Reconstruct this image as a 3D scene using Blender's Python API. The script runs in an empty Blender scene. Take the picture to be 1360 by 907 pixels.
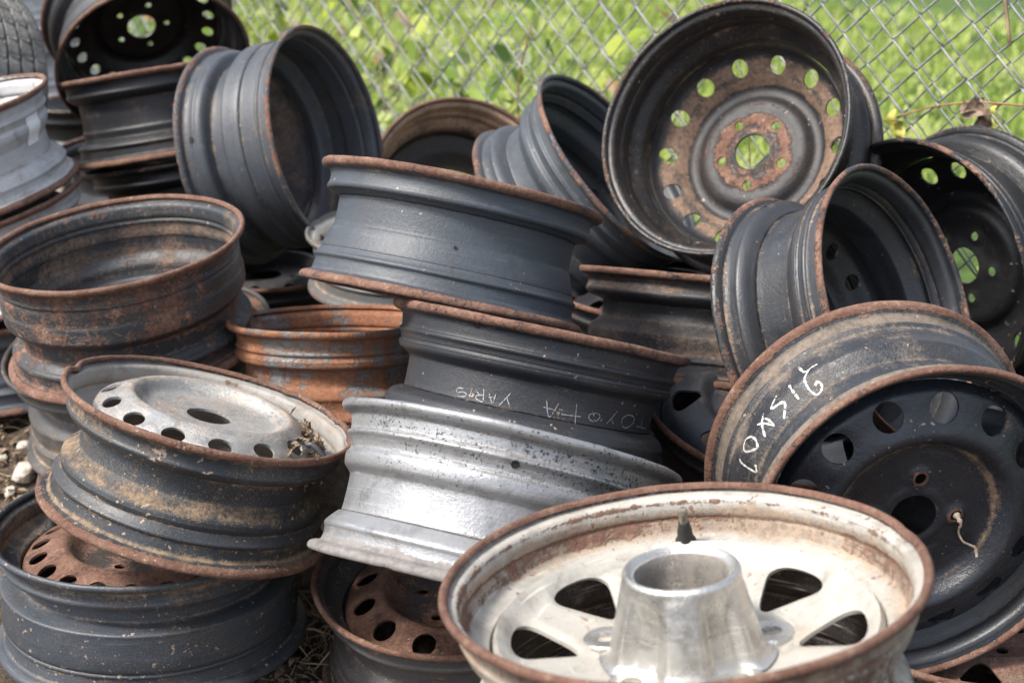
import bpy, math, random
import numpy as np
from mathutils import Vector, Matrix
from mathutils.geometry import delaunay_2d_cdt
PI = math.pi
scene = bpy.context.scene
C = scene.collection
rad = math.radians

# ------------------------------------------------------------------ camera, world, sun, exposure
cam_d = bpy.data.cameras.new('camera')
cam = bpy.data.objects.new('camera', cam_d); C.objects.link(cam)
cam.location = (0, 0, 1.15); cam.rotation_euler = (rad(70), 0, 0)
cam_d.sensor_width = 36; cam_d.lens = 50
cam_d.clip_start = 0.05; cam_d.clip_end = 400
cam_d.dof.use_dof = True; cam_d.dof.focus_distance = 1.78; cam_d.dof.aperture_fstop = 4.9
scene.camera = cam

SUN_EL, SUN_AZ = rad(54), rad(-115)          # azimuth from +Y towards +X
world = bpy.data.worlds.new('World'); scene.world = world; world.use_nodes = True
wn = world.node_tree.nodes; wl = world.node_tree.links
bg = wn['Background']; sky = wn.new('ShaderNodeTexSky'); sky.sky_type = 'NISHITA'
sky.sun_disc = False; sky.sun_elevation = SUN_EL; sky.sun_rotation = SUN_AZ
sky.air_density = 1.0; sky.dust_density = 3.0; sky.ozone_density = 1.0
hs = wn.new('ShaderNodeHueSaturation'); hs.inputs['Saturation'].default_value = 0.55
wl.new(sky.outputs[0], hs.inputs['Color']); wl.new(hs.outputs[0], bg.inputs[0])
bg.inputs[1].default_value = 0.14
sun_d = bpy.data.lights.new('sun', 'SUN'); sun = bpy.data.objects.new('sun', sun_d); C.objects.link(sun)
sun_d.energy = 2.8; sun_d.angle = rad(11); sun_d.color = (1.0, 0.95, 0.87)
sdir = Vector((math.sin(SUN_AZ)*math.cos(SUN_EL), math.cos(SUN_AZ)*math.cos(SUN_EL), math.sin(SUN_EL)))
sun.rotation_euler = sdir.to_track_quat('Z', 'Y').to_euler()
scene.view_settings.view_transform = 'Standard'
scene.view_settings.look = 'None'
scene.view_settings.exposure = 1.08
scene.view_settings.gamma = 1.0
scene.view_settings.use_curve_mapping = False
try:
    scene.cycles.max_bounces = 6; scene.cycles.use_denoising = True
except Exception: pass

# ------------------------------------------------------------------ node helper
class NT:
    def __init__(s, name):
        s.m = bpy.data.materials.new(name); s.m.use_nodes = True
        s.n = s.m.node_tree.nodes; s.l = s.m.node_tree.links
        s.b = s.n['Principled BSDF']
        s.tc = s.n.new('ShaderNodeTexCoord')
    def put(s, sock, v):
        if isinstance(v, bpy.types.NodeSocket): s.l.new(v, sock)
        elif isinstance(v, (tuple, list)) and len(v) == 3 and sock.type == 'RGBA': sock.default_value = (*v, 1)
        else: sock.default_value = v
    def math(s, op, a, b=0.0, c=0.0, clamp=False):
        n = s.n.new('ShaderNodeMath'); n.operation = op; n.use_clamp = clamp
        s.put(n.inputs[0], a); s.put(n.inputs[1], b)
        if len(n.inputs) > 2: s.put(n.inputs[2], c)
        return n.outputs[0]
    def vec(s, scale=(1, 1, 1), off=(0, 0, 0)):
        n = s.n.new('ShaderNodeMapping'); n.inputs['Scale'].default_value = scale
        n.inputs['Location'].default_value = off
        s.l.new(s.tc.outputs['Object'], n.inputs[0]); return n.outputs[0]
    def noise(s, v, scale, detail=5, rough=.55, dist=0):
        n = s.n.new('ShaderNodeTexNoise'); s.l.new(v, n.inputs['Vector'])
        n.inputs['Scale'].default_value = scale; n.inputs['Detail'].default_value = detail
        n.inputs['Roughness'].default_value = rough; n.inputs['Distortion'].default_value = dist
        return n.outputs['Fac']
    def vor(s, v, scale, out='Distance'):
        n = s.n.new('ShaderNodeTexVoronoi'); s.l.new(v, n.inputs['Vector']); n.inputs['Scale'].default_value = scale
        return n.outputs[out]
    def step(s, v, lo, hi):
        n = s.n.new('ShaderNodeMapRange'); n.interpolation_type = 'SMOOTHSTEP'
        s.put(n.inputs['Value'], v); n.inputs['From Min'].default_value = lo; n.inputs['From Max'].default_value = hi
        return n.outputs[0]
    def mix(s, f, a, b):
        n = s.n.new('ShaderNodeMix'); n.data_type = 'RGBA'
        s.put(n.inputs[0], f); s.put(n.inputs[6], a); s.put(n.inputs[7], b); return n.outputs[2]
    def mixf(s, f, a, b):
        n = s.n.new('ShaderNodeMix'); n.data_type = 'FLOAT'
        s.put(n.inputs[0], f); s.put(n.inputs[2], a); s.put(n.inputs[3], b); return n.outputs[0]
    def ramp(s, v, cols):
        n = s.n.new('ShaderNodeValToRGB'); e = n.color_ramp.elements
        while len(e) < len(cols): e.new(0.5)
        for i, (p, c) in enumerate(cols): e[i].position = p; e[i].color = (*c, 1)
        s.put(n.inputs[0], v); return n.outputs[0]
    def attr(s, name):
        n = s.n.new('ShaderNodeAttribute'); n.attribute_name = name; return n.outputs['Fac']
    def bump(s, h, dist, strength=1.0, nrm=None):
        n = s.n.new('ShaderNodeBump'); n.inputs['Distance'].default_value = dist
        n.inputs['Strength'].default_value = strength; s.put(n.inputs['Height'], h)
        if nrm is not None: s.l.new(nrm, n.inputs['Normal'])
        return n.outputs[0]
    def out(s, color=None, rough=None, metal=None, normal=None):
        if color is not None: s.put(s.b.inputs['Base Color'], color)
        if rough is not None: s.put(s.b.inputs['Roughness'], rough)
        if metal is not None: s.put(s.b.inputs['Metallic'], metal)
        if normal is not None: s.l.new(normal, s.b.inputs['Normal'])
        return s.m

RUST_BROWN = [(0.34, (0.035, 0.018, 0.013)), (0.46, (0.115, 0.054, 0.036)), (0.55, (0.172, 0.096, 0.067)), (0.68, (0.33, 0.225, 0.17))]
RUST_OCHRE = [(0.36, (0.075, 0.032, 0.018)), (0.50, (0.22, 0.090, 0.043)), (0.60, (0.30, 0.155, 0.088)), (0.70, (0.40, 0.30, 0.23))]
RUST_ORANGE = [(0.28, (0.10, 0.030, 0.013)), (0.5, (0.30, 0.105, 0.040)), (0.72, (0.42, 0.20, 0.105))]
TAN = (0.27, 0.185, 0.12)

def steel(name, paint, seed, rust=.1, rust_in=.2, lip=1.0, dust=.1, dust_in=.2, dustcol=TAN, rough=.42,
          metal=0.0, chips=.3, ramp=RUST_BROWN, speck=None, blotch=1.0, dusty=.75, paint_in=None, paint_under=None, grime=.35, grit=.42, chipcol=(0.36, 0.27, 0.20)):
    s = NT(name); rnd = random.Random(seed)
    off = tuple(rnd.uniform(-20, 20) for _ in range(3))
    v = s.vec(off=off); vs = s.vec(scale=(1, 1, 16), off=off)
    big = s.noise(v, 7, 7, .62, .4); mid = s.noise(v, 28, 6, .65); fine = s.noise(v, 170, 4, .7)
    streak = s.noise(vs, 4, 6, .65)
    inn = s.attr('inn'); lipa = s.attr('lip'); dusta = s.attr('dust')
    mixn = s.math('ADD', s.math('MULTIPLY', big, .40), s.math('ADD', s.math('MULTIPLY', mid, .25),
                  s.math('ADD', s.math('MULTIPLY', fine, .12), s.math('MULTIPLY', streak, .23))))
    # rust
    rb = s.mixf(inn, rust, rust_in)
    rv = s.math('ADD', mixn, s.math('ADD', s.math('MULTIPLY', rb, .32), s.math('MULTIPLY', lipa, .27*lip)))
    rv = s.math('ADD', rv, s.math('MULTIPLY', s.math('SUBTRACT', fine, .5), .16))
    drip = s.noise(s.vec(scale=(1, 1, .10), off=off), 42, 4, .6)
    rv = s.math('ADD', rv, s.math('MULTIPLY', s.math('SUBTRACT', drip, .5), .20))
    rm = s.step(rv, .63, .70)
    # dust and dried mud
    v2 = s.vec(off=tuple(o+7.3 for o in off)); big2 = s.noise(v2, 9, 7, .62, .6); st2 = s.noise(s.vec(scale=(1, 1, 11), off=off), 6, 5, .6)
    db = s.mixf(inn, dust, dust_in)
    dv = s.math('ADD', s.math('ADD', s.math('MULTIPLY', big2, .5), s.math('MULTIPLY', st2, .3)),
                s.math('ADD', s.math('MULTIPLY', mid, .2), s.math('ADD', s.math('MULTIPLY', db, .3), s.math('MULTIPLY', dusta, .30))))
    micro = s.noise(s.vec(off=off), 520, 3, .75)
    dv = s.math('ADD', dv, s.math('ADD', s.math('MULTIPLY', s.math('SUBTRACT', fine, .5), .30), s.math('MULTIPLY', s.math('SUBTRACT', micro, .5), .30)))
    dv = s.math('ADD', dv, s.math('MULTIPLY', s.math('SUBTRACT', drip, .5), .22))
    dm = s.step(dv, .60, .80)
    # paint with faded variation
    pv = s.step(s.math('ADD', s.math('MULTIPLY', streak, .5), s.math('MULTIPLY', big, .5)), .3, .7)
    p0 = tuple(c*(1-.38*blotch) for c in paint); p1 = tuple(min(1, c*(1+.42*blotch)) for c in paint)
    col = s.mix(pv, p0, p1)
    if paint_in: col = s.mix(inn, col, paint_in)
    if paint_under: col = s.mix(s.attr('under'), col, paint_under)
    g1 = s.math('ADD', .80, s.math('MULTIPLY', s.math('ADD', s.math('MULTIPLY', fine, .6), s.math('MULTIPLY', micro, .4)), .42))
    vm = s.n.new('ShaderNodeVectorMath'); vm.operation = 'SCALE'; s.l.new(col, vm.inputs[0]); s.l.new(g1, vm.inputs['Scale']); col = vm.outputs[0]
    gr = s.noise(s.vec(off=tuple(o-3.1 for o in off)), 16, 8, .7, .8)
    col = s.mix(s.math('MULTIPLY', s.step(gr, .50, .66), grime), col, (.045, .034, .026))
    hl = s.noise(s.vec(scale=(1.5, 1.5, 90), off=off), 6, 4, .7)
    lo = tuple(c*.55 for c in paint); hi = tuple(min(1, c*1.7+.012) for c in paint)
    if not paint_in:
        col = s.mix(s.math('MULTIPLY', s.step(hl, .58, .68), .75), col, hi)
        col = s.mix(s.math('MULTIPLY', s.step(mid, .42, .30), .6), col, lo)
    col = s.mix(s.math('MULTIPLY', s.step(s.math('ADD', micro, s.math('MULTIPLY', big2, .3)), .70, .80), grit), col, dustcol)
    dcol = s.mix(s.step(s.math('ADD', s.math('MULTIPLY', mid, .5), s.math('MULTIPLY', fine, .5)), .36, .62), tuple(c*.50 for c in dustcol), tuple(min(1, c*1.30) for c in dustcol))
    col = s.mix(s.math('MULTIPLY', dm, dusty), col, dcol)
    rc = s.ramp(s.math('ADD', s.math('MULTIPLY', mid, .4), s.math('ADD', s.math('MULTIPLY', fine, .35), s.math('MULTIPLY', micro, .25))), ramp)
    col = s.mix(rm, col, rc)
    # chips, splashes of mud, pin holes
    cv = s.noise(s.vec(off=tuple(o*1.7 for o in off)), 115, 3, .6)
    cc = s.noise(s.vec(off=tuple(o*.6 for o in off)), 14, 3, .6)
    cm = s.step(s.math('ADD', cv, s.math('MULTIPLY', cc, .25)), .87-.17*chips, .89-.17*chips)
    col = s.mix(s.math('MULTIPLY', cm, .8), col, chipcol)
    sm = None
    if speck:
        sv = s.noise(s.vec(off=off), 260, 3, .75); sc = s.noise(s.vec(scale=(1, 1, 1.6), off=off), 8, 4, .6)
        zc = s.n.new('ShaderNodeSeparateXYZ'); s.l.new(s.tc.outputs['Object'], zc.inputs[0])
        zz = s.step(s.math('MULTIPLY', zc.outputs[2], -1), -.05, .06)
        sm = s.step(s.math('ADD', sv, s.math('ADD', s.math('MULTIPLY', sc, .45), s.math('MULTIPLY', zz, .10))), .930, .950)
        col = s.mix(sm, col, speck)
    rgh = s.mixf(s.math('MAXIMUM', rm, s.math('MULTIPLY', dm, .8)), s.mixf(mid, rough-.10, rough+.16), .88)
    met = s.math('MULTIPLY', s.math('SUBTRACT', 1.0, s.math('MAXIMUM', rm, s.math('MULTIPLY', dm, .8))), metal)
    b1 = s.bump(s.math('ADD', fine, s.math('MULTIPLY', micro, .6)), .0010, .6)
    h2 = s.math('ADD', s.math('MULTIPLY', rm, s.math('ADD', .5, fine)), s.math('ADD', s.math('MULTIPLY', dm, .35), s.math('MULTIPLY', mid, .5)))
    b2 = s.bump(h2, .0016, .7, b1)
    return s.out(col, rgh, met, b2)

# ------------------------------------------------------------------ mesh helpers
def mesh_obj(name, V, F, mat, parent=None, smooth=True, sharp=None, attrs=None, mats=None, fm=None):
    """V: (n,3) array, F: list of index tuples or (m,k) array"""
    me = bpy.data.meshes.new(name)
    V = np.asarray(V, dtype=np.float32)
    if isinstance(F, np.ndarray):
        k = F.shape[1]; n = len(F)
        me.vertices.add(len(V)); me.vertices.foreach_set('co', V.ravel())
        me.loops.add(n*k); me.loops.foreach_set('vertex_index', F.astype(np.int32).ravel())
        me.polygons.add(n); me.polygons.foreach_set('loop_start', np.arange(0, n*k, k, dtype=np.int32))
        me.update(calc_edges=True); me.validate()
    else:
        me.from_pydata(V.tolist(), [], [tuple(f) for f in F]); me.update()
    if attrs:
        for a, arr in attrs.items():
            at = me.attributes.new(a, 'FLOAT', 'POINT'); at.data.foreach_set('value', np.asarray(arr, dtype=np.float32))
    if smooth:
        me.polygons.foreach_set('use_smooth', np.ones(len(me.polygons), dtype=bool))
        if sharp: me.set_sharp_from_angle(angle=rad(sharp))
    if mat: me.materials.append(mat)
    o = bpy.data.objects.new(name, me); C.objects.link(o)
    if parent: o.parent = parent
    return o

def tag(o, label=None, cat=None, group=None, kind=None):
    if label: o['label'] = label
    if cat: o['category'] = cat
    if group: o['group'] = group
    if kind: o['kind'] = kind
    return o

def catmull(P, sub):
    P = np.asarray(P, float); out = []
    for i in range(len(P)-1):
        p0 = P[max(i-1, 0)]; p1 = P[i]; p2 = P[i+1]; p3 = P[min(i+2, len(P)-1)]
        for k in range(sub):
            t = k/sub
            out.append(.5*((2*p1)+(-p0+p2)*t+(2*p0-5*p1+4*p2-p3)*t*t+(-p0+3*p1-3*p2+p3)*t**3))
    out.append(P[-1]); return np.array(out)

def tube(path, r, sides=6, taper=None):
    P = [Vector(p) for p in path]; V = []; F = []
    for i, p in enumerate(P):
        t = (P[min(i+1, len(P)-1)]-P[max(i-1, 0)]).normalized()
        h = Vector((0, 0, 1)) if abs(t.z) < .9 else Vector((1, 0, 0))
        a = t.cross(h).normalized(); b = t.cross(a)
        rr = r*(taper[i] if taper else 1)
        for k in range(sides):
            w = 2*PI*k/sides; V.append(tuple(p+a*math.cos(w)*rr+b*math.sin(w)*rr))
    for i in range(len(P)-1):
        for k in range(sides):
            k2 = (k+1) % sides
            F.append((i*sides+k, i*sides+k2, (i+1)*sides+k2, (i+1)*sides+k))
    F.append(tuple(range(sides))[::-1]); F.append(tuple((len(P)-1)*sides+k for k in range(sides)))
    return V, F

def merge(parts):
    V = []; F = []
    for v, f in parts:
        n = len(V); V += list(v); F += [tuple(i+n for i in q) for q in f]
    return V, F

def lathe(prof, n=64, cx=0, cy=0, cap=False):
    """prof: list of (r, z)"""
    th = np.arange(n)*2*PI/n; m = len(prof); V = []
    for r, z in prof:
        for t in th: V.append((cx+r*math.cos(t), cy+r*math.sin(t), z))
    F = []
    for i in range(m-1):
        for k in range(n):
            k2 = (k+1) % n; F.append((i*n+k, i*n+k2, (i+1)*n+k2, (i+1)*n+k))
    if cap: F.append(tuple(range((m-1)*n, m*n)))
    return V, F

# ------------------------------------------------------------------ the rim barrel: a rolled steel profile, outboard face at +z
WOB = {}
def rim_profile(R, w, k):
    ws = k.get('ws', .043); wl_ = k.get('wl', .028); wd = k.get('wd', .038); rp = k.get('ramp', .022); ib = k.get('ib', .022)
    we = ws+.008+wl_; e = min(we+rp, w-.055); ledge = k.get('ledge', 0)
    p = [(.0050, R-.0068), (.0014, R-.0050), (.0006, R-.0020), (.0034, R-.0002), (.0078, R-.0020), (.0106, R-.0075),
         (.0114, R-.0110), (.0140, R-.0142), (.0210, R-.0158), (.0290, R-.0152), (.0335, R-.0134), (.0375, R-.0152),
         (ws, R-.0205), (ws+.006, R-wd+.004), (ws+.010, R-wd), (we, R-wd), (we+.008, R-wd+.003), (e, R-ib-.002), (e+.007, R-ib)]
    if ledge:
        q = e+.007+(w-.046-e-.007)*.5
        p += [(q-.003, R-ib), (q+.003, R-ib-ledge)]
    p += [(w-.046, R-ib-ledge*.6), (w-.040, R-.0180), (w-.0355, R-.0145), (w-.031, R-.0175), (w-.022, R-.0165),
          (w-.0150, R-.0150), (w-.0120, R-.0115), (w-.0108, R-.0078), (w-.0078, R-.0020), (w-.0034, R-.0002),
          (w-.0006, R-.0020), (w-.0014, R-.0050), (w-.0050, R-.0068)]
    return catmull(p, 4)

def make_barrel(name, R, w, k, mat, parent, rnd, n=144, dust=(), label=None):
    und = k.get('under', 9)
    cl = rim_profile(R, w, k)
    tn = np.gradient(cl, axis=0); tn /= np.linalg.norm(tn, axis=1)[:, None]
    nr = np.stack([-tn[:, 1], tn[:, 0]], 1)         # (d, r) -> outward radial
    t = .0026
    outer = cl+nr*t/2; inner = cl-nr*t/2
    loop = np.concatenate([outer, inner[::-1]]); m = len(cl)
    innf = np.concatenate([np.zeros(m), np.ones(m)])
    ang_ = np.unwrap(np.arctan2(tn[:, 1], tn[:, 0])); kk = np.gradient(ang_)/np.maximum(np.linalg.norm(np.gradient(cl, axis=0), axis=1), 1e-6)
    kk = np.convolve(kk, np.ones(3)/3, 'same'); flat = (cl[:, 1] < R-.0115)
    cav = np.concatenate([np.clip(kk/160, 0, 1)*flat, (np.clip(-kk/160, 0, 1)*flat)[::-1]])
    rr = np.concatenate([cl[:, 1], cl[::-1, 1]]); dd = np.concatenate([cl[:, 0], cl[::-1, 0]])
    lip = np.clip((rr-(R-.0095))/.0045, 0, 1)*(1-innf)+innf*.55*np.clip((rr-(R-.0075))/.004, 0, 1)
    tail = np.exp(-np.minimum(dd, w-dd)/.011)
    dust_a = k.get('cav', .6)*cav+.10*tail
    lip = np.maximum(lip, .30*tail*np.where(rr < R-.011, 1, 0)+.18*cav)
    for (d0, hw, amt, side) in dust:
        g = amt*np.exp(-((dd-d0)/hw)**2)
        dust_a += g*(innf if side == 'in' else 1-innf)
    th = np.arange(n)*2*PI/n
    ph = [rnd.uniform(0, 6.28) for _ in range(6)]
    wob = .0007*np.sin(2*th+ph[0])+.0004*np.sin(3*th+ph[1])+.0003*np.sin(7*th+ph[2])
    lipw = .00035*np.sin(5*th+ph[3])+.0002*np.sin(11*th+ph[4])+.00012*np.sin(23*th+ph[5])
    dent = np.zeros(n)
    for (a, wd_, amt) in list(k.get('dents', ()))+[(rnd.uniform(0, 360), rnd.uniform(1.5, 4), rnd.uniform(.0006, .0018)) for _ in range(3)]:
        da = (th-rad(a)+PI) % (2*PI)-PI; dent += amt*np.exp(-(da/rad(wd_))**2)
    for (d0, hw, amt) in k.get('rustin', ()): lip = lip+amt*np.exp(-((dd-d0)/hw)**2)*innf
    lipg = np.clip((rr-(R-.0120))/.005, 0, 1)
    r = loop[:, 1][:, None]+wob[None]-dent[None]*lipg[:, None]*np.where(dd < w/2, 1, 0)[:, None]
    z = (w/2-loop[:, 0])[:, None]+(lipg[:, None]*lipw[None])-.8*dent[None]*lipg[:, None]*np.where(dd < w/2, 1, 0)[:, None]
    V = np.stack([r*np.cos(th)[None], r*np.sin(th)[None], z+0*r], -1).reshape(-1, 3)
    M = 2*m; i = np.arange(M)[:, None]; j = np.arange(n)[None]
    F = np.stack([i*n+j, ((i+1) % M)*n+j, ((i+1) % M)*n+(j+1) % n, i*n+(j+1) % n], -1).reshape(-1, 4)
    rep = lambda a: np.repeat(a, n)
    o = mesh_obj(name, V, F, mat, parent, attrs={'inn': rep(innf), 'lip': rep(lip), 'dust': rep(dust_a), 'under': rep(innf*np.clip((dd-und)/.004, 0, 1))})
    if label: o['label'] = label
    WOB[parent.name] = wob
    return o, cl

# ------------------------------------------------------------------ the pressed disc
def in_poly(x, y, poly):
    px, py = poly[:, 0], poly[:, 1]; qx, qy = np.roll(px, -1), np.roll(py, -1)
    c = ((py[None] > y[:, None]) != (qy[None] > y[:, None])) & \
        (x[:, None] < (qx-px)[None]*(y[:, None]-py[None])/((qy-py)[None]+1e-12)+px[None])
    return c.sum(1) % 2 == 1

def hole_poly(kind, r0, a, sz, n=28):
    """outline in wheel coordinates of one opening centred at radius r0, angle a; sz = (radial half, tangential half)"""
    t = np.arange(n)*2*PI/n
    if kind == 'trap':
        e = 3.0; c, s = np.cos(t), np.sin(t)
        x = np.sign(c)*np.abs(c)**(2/e)*sz[0]; y = np.sign(s)*np.abs(s)**(2/e)*sz[1]
        y = y*(1+.50*x/sz[0])
    else:
        x = np.cos(t)*sz[0]; y = np.sin(t)*sz[1]
    X = r0+x; ca, sa = math.cos(a), math.sin(a)
    if kind == 'trap':                              # bend the outer edge along the rim
        ang = y/r0; return np.stack([X*np.cos(a+ang), X*np.sin(a+ang)], 1)
    return np.stack([X*ca-y*sa, X*sa+y*ca], 1)

def make_disc(name, D, Rd, w, mat, parent, label=None):
    prof = catmull(D['prof'], 10); pr, pd = prof[:, 0], prof[:, 1]
    scl = Rd/prof[-1, 0]; pr = pr*scl
    bore = D.get('bore', .032); nv = D['vents']; holes = []
    vk = D.get('vkind', 'round'); vr = D['vr']*scl
    for i in range(nv): holes.append(hole_poly(vk, vr, rad(D['vph']+360*i/nv), D['vs'], 72 if vk == 'trap' else 28))
    nl = D['lugs']; lr = D.get('lr', .057); L = []
    for i in range(nl):
        a = rad(D['lph']+360*i/nl); L.append((lr*math.cos(a), lr*math.sin(a)))
        if D.get('lugholes', True): holes.append(hole_poly('round', lr, a, (D.get('ls', .008),)*2, 16))
    nb = 44; bt = np.arange(nb)*2*PI/nb; borep = np.stack([bore*np.cos(bt), bore*np.sin(bt)], 1)
    allh = holes+[borep]
    pts = []; r = bore+.0035; ring = 0
    while r < Rd-.001:
        n = int(2*PI*r/.0052); a0 = (ring % 2)*PI/n
        for k in range(n): pts.append((r*math.cos(a0+2*PI*k/n), r*math.sin(a0+2*PI*k/n)))
        ring += 1; r += .0042
    n = 150
    for k in range(n): pts.append((Rd*math.cos(2*PI*k/n), Rd*math.sin(2*PI*k/n)))
    P = np.array(pts); keep = np.ones(len(P), bool)
    for h in allh:
        c = h.mean(0); ext = np.abs(h-c).max()+.004
        near = np.abs(P-c).max(1) < ext
        idx = np.where(near & keep)[0]
        if not len(idx): continue
        ins = in_poly(P[idx, 0], P[idx, 1], h)
        dmin = np.sqrt(((P[idx][:, None]-h[None])**2).sum(-1)).min(1)
        keep[idx[ins | (dmin < .0018)]] = False
    P = P[keep]; verts = [Vector(p) for p in P.tolist()]; edges = []
    for h in allh:
        s0 = len(verts); verts += [Vector(p) for p in h.tolist()]
        m = len(h); edges += [(s0+i, s0+(i+1) % m) for i in range(m)]
    res = delaunay_2d_cdt(verts, edges, [], 0, 1e-7)
    co = np.array([tuple(v) for v in res[0]]); tri = np.array([f for f in res[2] if len(f) == 3])
    cen = co[tri].mean(1); bad = np.zeros(len(tri), bool)
    for h in allh: bad |= in_poly(cen[:, 0], cen[:, 1], h)
    bad |= np.hypot(cen[:, 0], cen[:, 1]) > Rd*1.001
    tri = tri[~bad]
    a = co[tri]; area = (a[:, 1, 0]-a[:, 0, 0])*(a[:, 2, 1]-a[:, 0, 1])-(a[:, 2, 0]-a[:, 0, 0])*(a[:, 1, 1]-a[:, 0, 1])
    tri[area < 0] = tri[area < 0][:, ::-1]
    rr = np.hypot(co[:, 0], co[:, 1]); d = np.interp(rr, pr, pd)
    th = np.arctan2(co[:, 1], co[:, 0])
    lb = D.get('boss', (0, .016))
    for (lx, ly) in L:
        q = np.hypot(co[:, 0]-lx, co[:, 1]-ly); d -= lb[0]*np.clip(1.5-q/lb[1], 0, 1)**1.2*np.where(q < lb[1]*1.5, 1, 0)
    if D.get('pads'):                                # embossed pads between the lug holes
        g = np.cos((th-rad(D['lph']))*nl); d += D['pads']*np.clip((-g-.1)*2.2, 0, 1)*np.clip(1-((rr-lr)/.013)**4, 0, 1)
    if D.get('vlip'):                                # metal turned in round each vent
        q = np.full(len(co), 9.)
        for h in holes[:nv]:
            nb_ = np.abs(co-h.mean(0)).max(1) < .04
            if nb_.any():
                dm = np.sqrt(((co[nb_][:, None]-h[None])**2).sum(-1)).min(1); q[nb_] = np.minimum(q[nb_], dm)
        d += D['vlip']*np.exp(-(q/.0055)**2)
    if D.get('ribs'):                                # radial ribs of a spoked disc
        g = .5+.5*np.cos((th-rad(D['vph']))*nv)
        d += D['ribs']*g*np.clip(1-((rr-vr)/.045)**2, 0, 1)
    slope = np.interp(rr, pr, np.gradient(pd, pr+np.arange(len(pr))*1e-9)); slope = np.clip(slope, -3, 3)
    t = D.get('t', .0035); nl_ = np.sqrt(1+slope**2)
    top = np.stack([co[:, 0], co[:, 1], w/2-d], 1)
    ux, uy = co[:, 0]/(rr+1e-9), co[:, 1]/(rr+1e-9)
    bot = top+t*np.stack([-ux*slope/nl_, -uy*slope/nl_, -1/nl_], 1)
    nV = len(co)
    e = {}
    for f in tri:
        for i in range(3):
            k = (f[i], f[(i+1) % 3]); e[k] = 1
    bd = [k for k in e if (k[1], k[0]) not in e]
    V = [top, bot]; base = 2*nV; W = []; Fq = []
    for (i, j) in bd:
        W += [top[i], top[j], bot[j], bot[i]]; Fq.append((base, base+3, base+2, base+1)); base += 4
    V = np.concatenate([top, bot, np.array(W)]) if W else np.concatenate(V)
    F = [tuple(f) for f in tri.tolist()]+[tuple(nV+i for i in f[::-1]) for f in tri.tolist()]+Fq
    ang = D.get('dustr', ())
    rv = np.hypot(V[:, 0], V[:, 1]); da = np.zeros(len(V))
    for (r0, hw, amt) in ang: da += amt*np.exp(-((rv-r0)/hw)**2)
    lipa = np.zeros(len(V))
    for (r0, hw, amt) in D.get('rustr', ()): lipa += amt*np.exp(-((rv-r0)/hw)**2)
    for (lx, ly) in L:
        q = np.hypot(V[:, 0]-lx, V[:, 1]-ly); lipa += D.get('lugrust', .5)*np.exp(-(q/.013)**4)
    inn = np.ones(len(V)) if D.get('inn', 1) else np.zeros(len(V))
    o = mesh_obj(name, V, F, mat, parent, sharp=45, attrs={'inn': inn, 'lip': lipa, 'dust': da})
    if label: o['label'] = label
    return o

# depth (from the outboard flange plane) against radius
PROF = {
 'deep':  [(.028, .030), (.040, .027), (.060, .026), (.078, .026), (.086, .022), (.094, .013), (.108, .012), (.118, .020), (.126, .029), (.140, .036), (.152, .042), (.160, .050), (.163, .062)],
 'bowl':  [(.026, .034), (.036, .032), (.042, .035), (.070, .036), (.088, .034), (.098, .026), (.105, .015), (.113, .011), (.122, .014), (.138, .022), (.152, .028), (.161, .034), (.165, .050)],
 'flush': [(.028, .017), (.060, .016), (.090, .015), (.100, .010), (.107, .003), (.115, -.001), (.123, .001), (.140, .009), (.152, .016), (.161, .026), (.165, .046)],
 'cone':  [(.028, .060), (.060, .058), (.080, .052), (.092, .036), (.104, .026), (.118, .022), (.135, .026), (.150, .034), (.160, .042), (.165, .055)],
 'spoke': [(.040, .084), (.080, .084), (.095, .081), (.110, .076), (.135, .069), (.156, .063), (.165, .058), (.172, .051), (.178, .047), (.181, .054)],
 'low':   [(.026, .052), (.070, .050), (.088, .046), (.098, .036), (.106, .027), (.114, .024), (.124, .027), (.140, .034), (.152, .040), (.161, .045), (.165, .056)],
 'hole':  [(.085, .060), (.095, .056), (.110, .050), (.125, .046), (.140, .048), (.152, .050), (.160, .054), (.163, .066)],
}

def frame(c, a, w, face):
    c = Vector(c); a = Vector(a).normalized(); m = c-a*(w/2)
    k = Vector((1, 0, 0)) if abs(a.x) < .9 else Vector((0, 1, 0))
    x = (k-a*k.dot(a)).normalized(); y = a.cross(x)
    if face == 'B': a = -a; y = -y
    M = Matrix((x, y, a)).transposed().to_4x4(); M.translation = m
    return M

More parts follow.
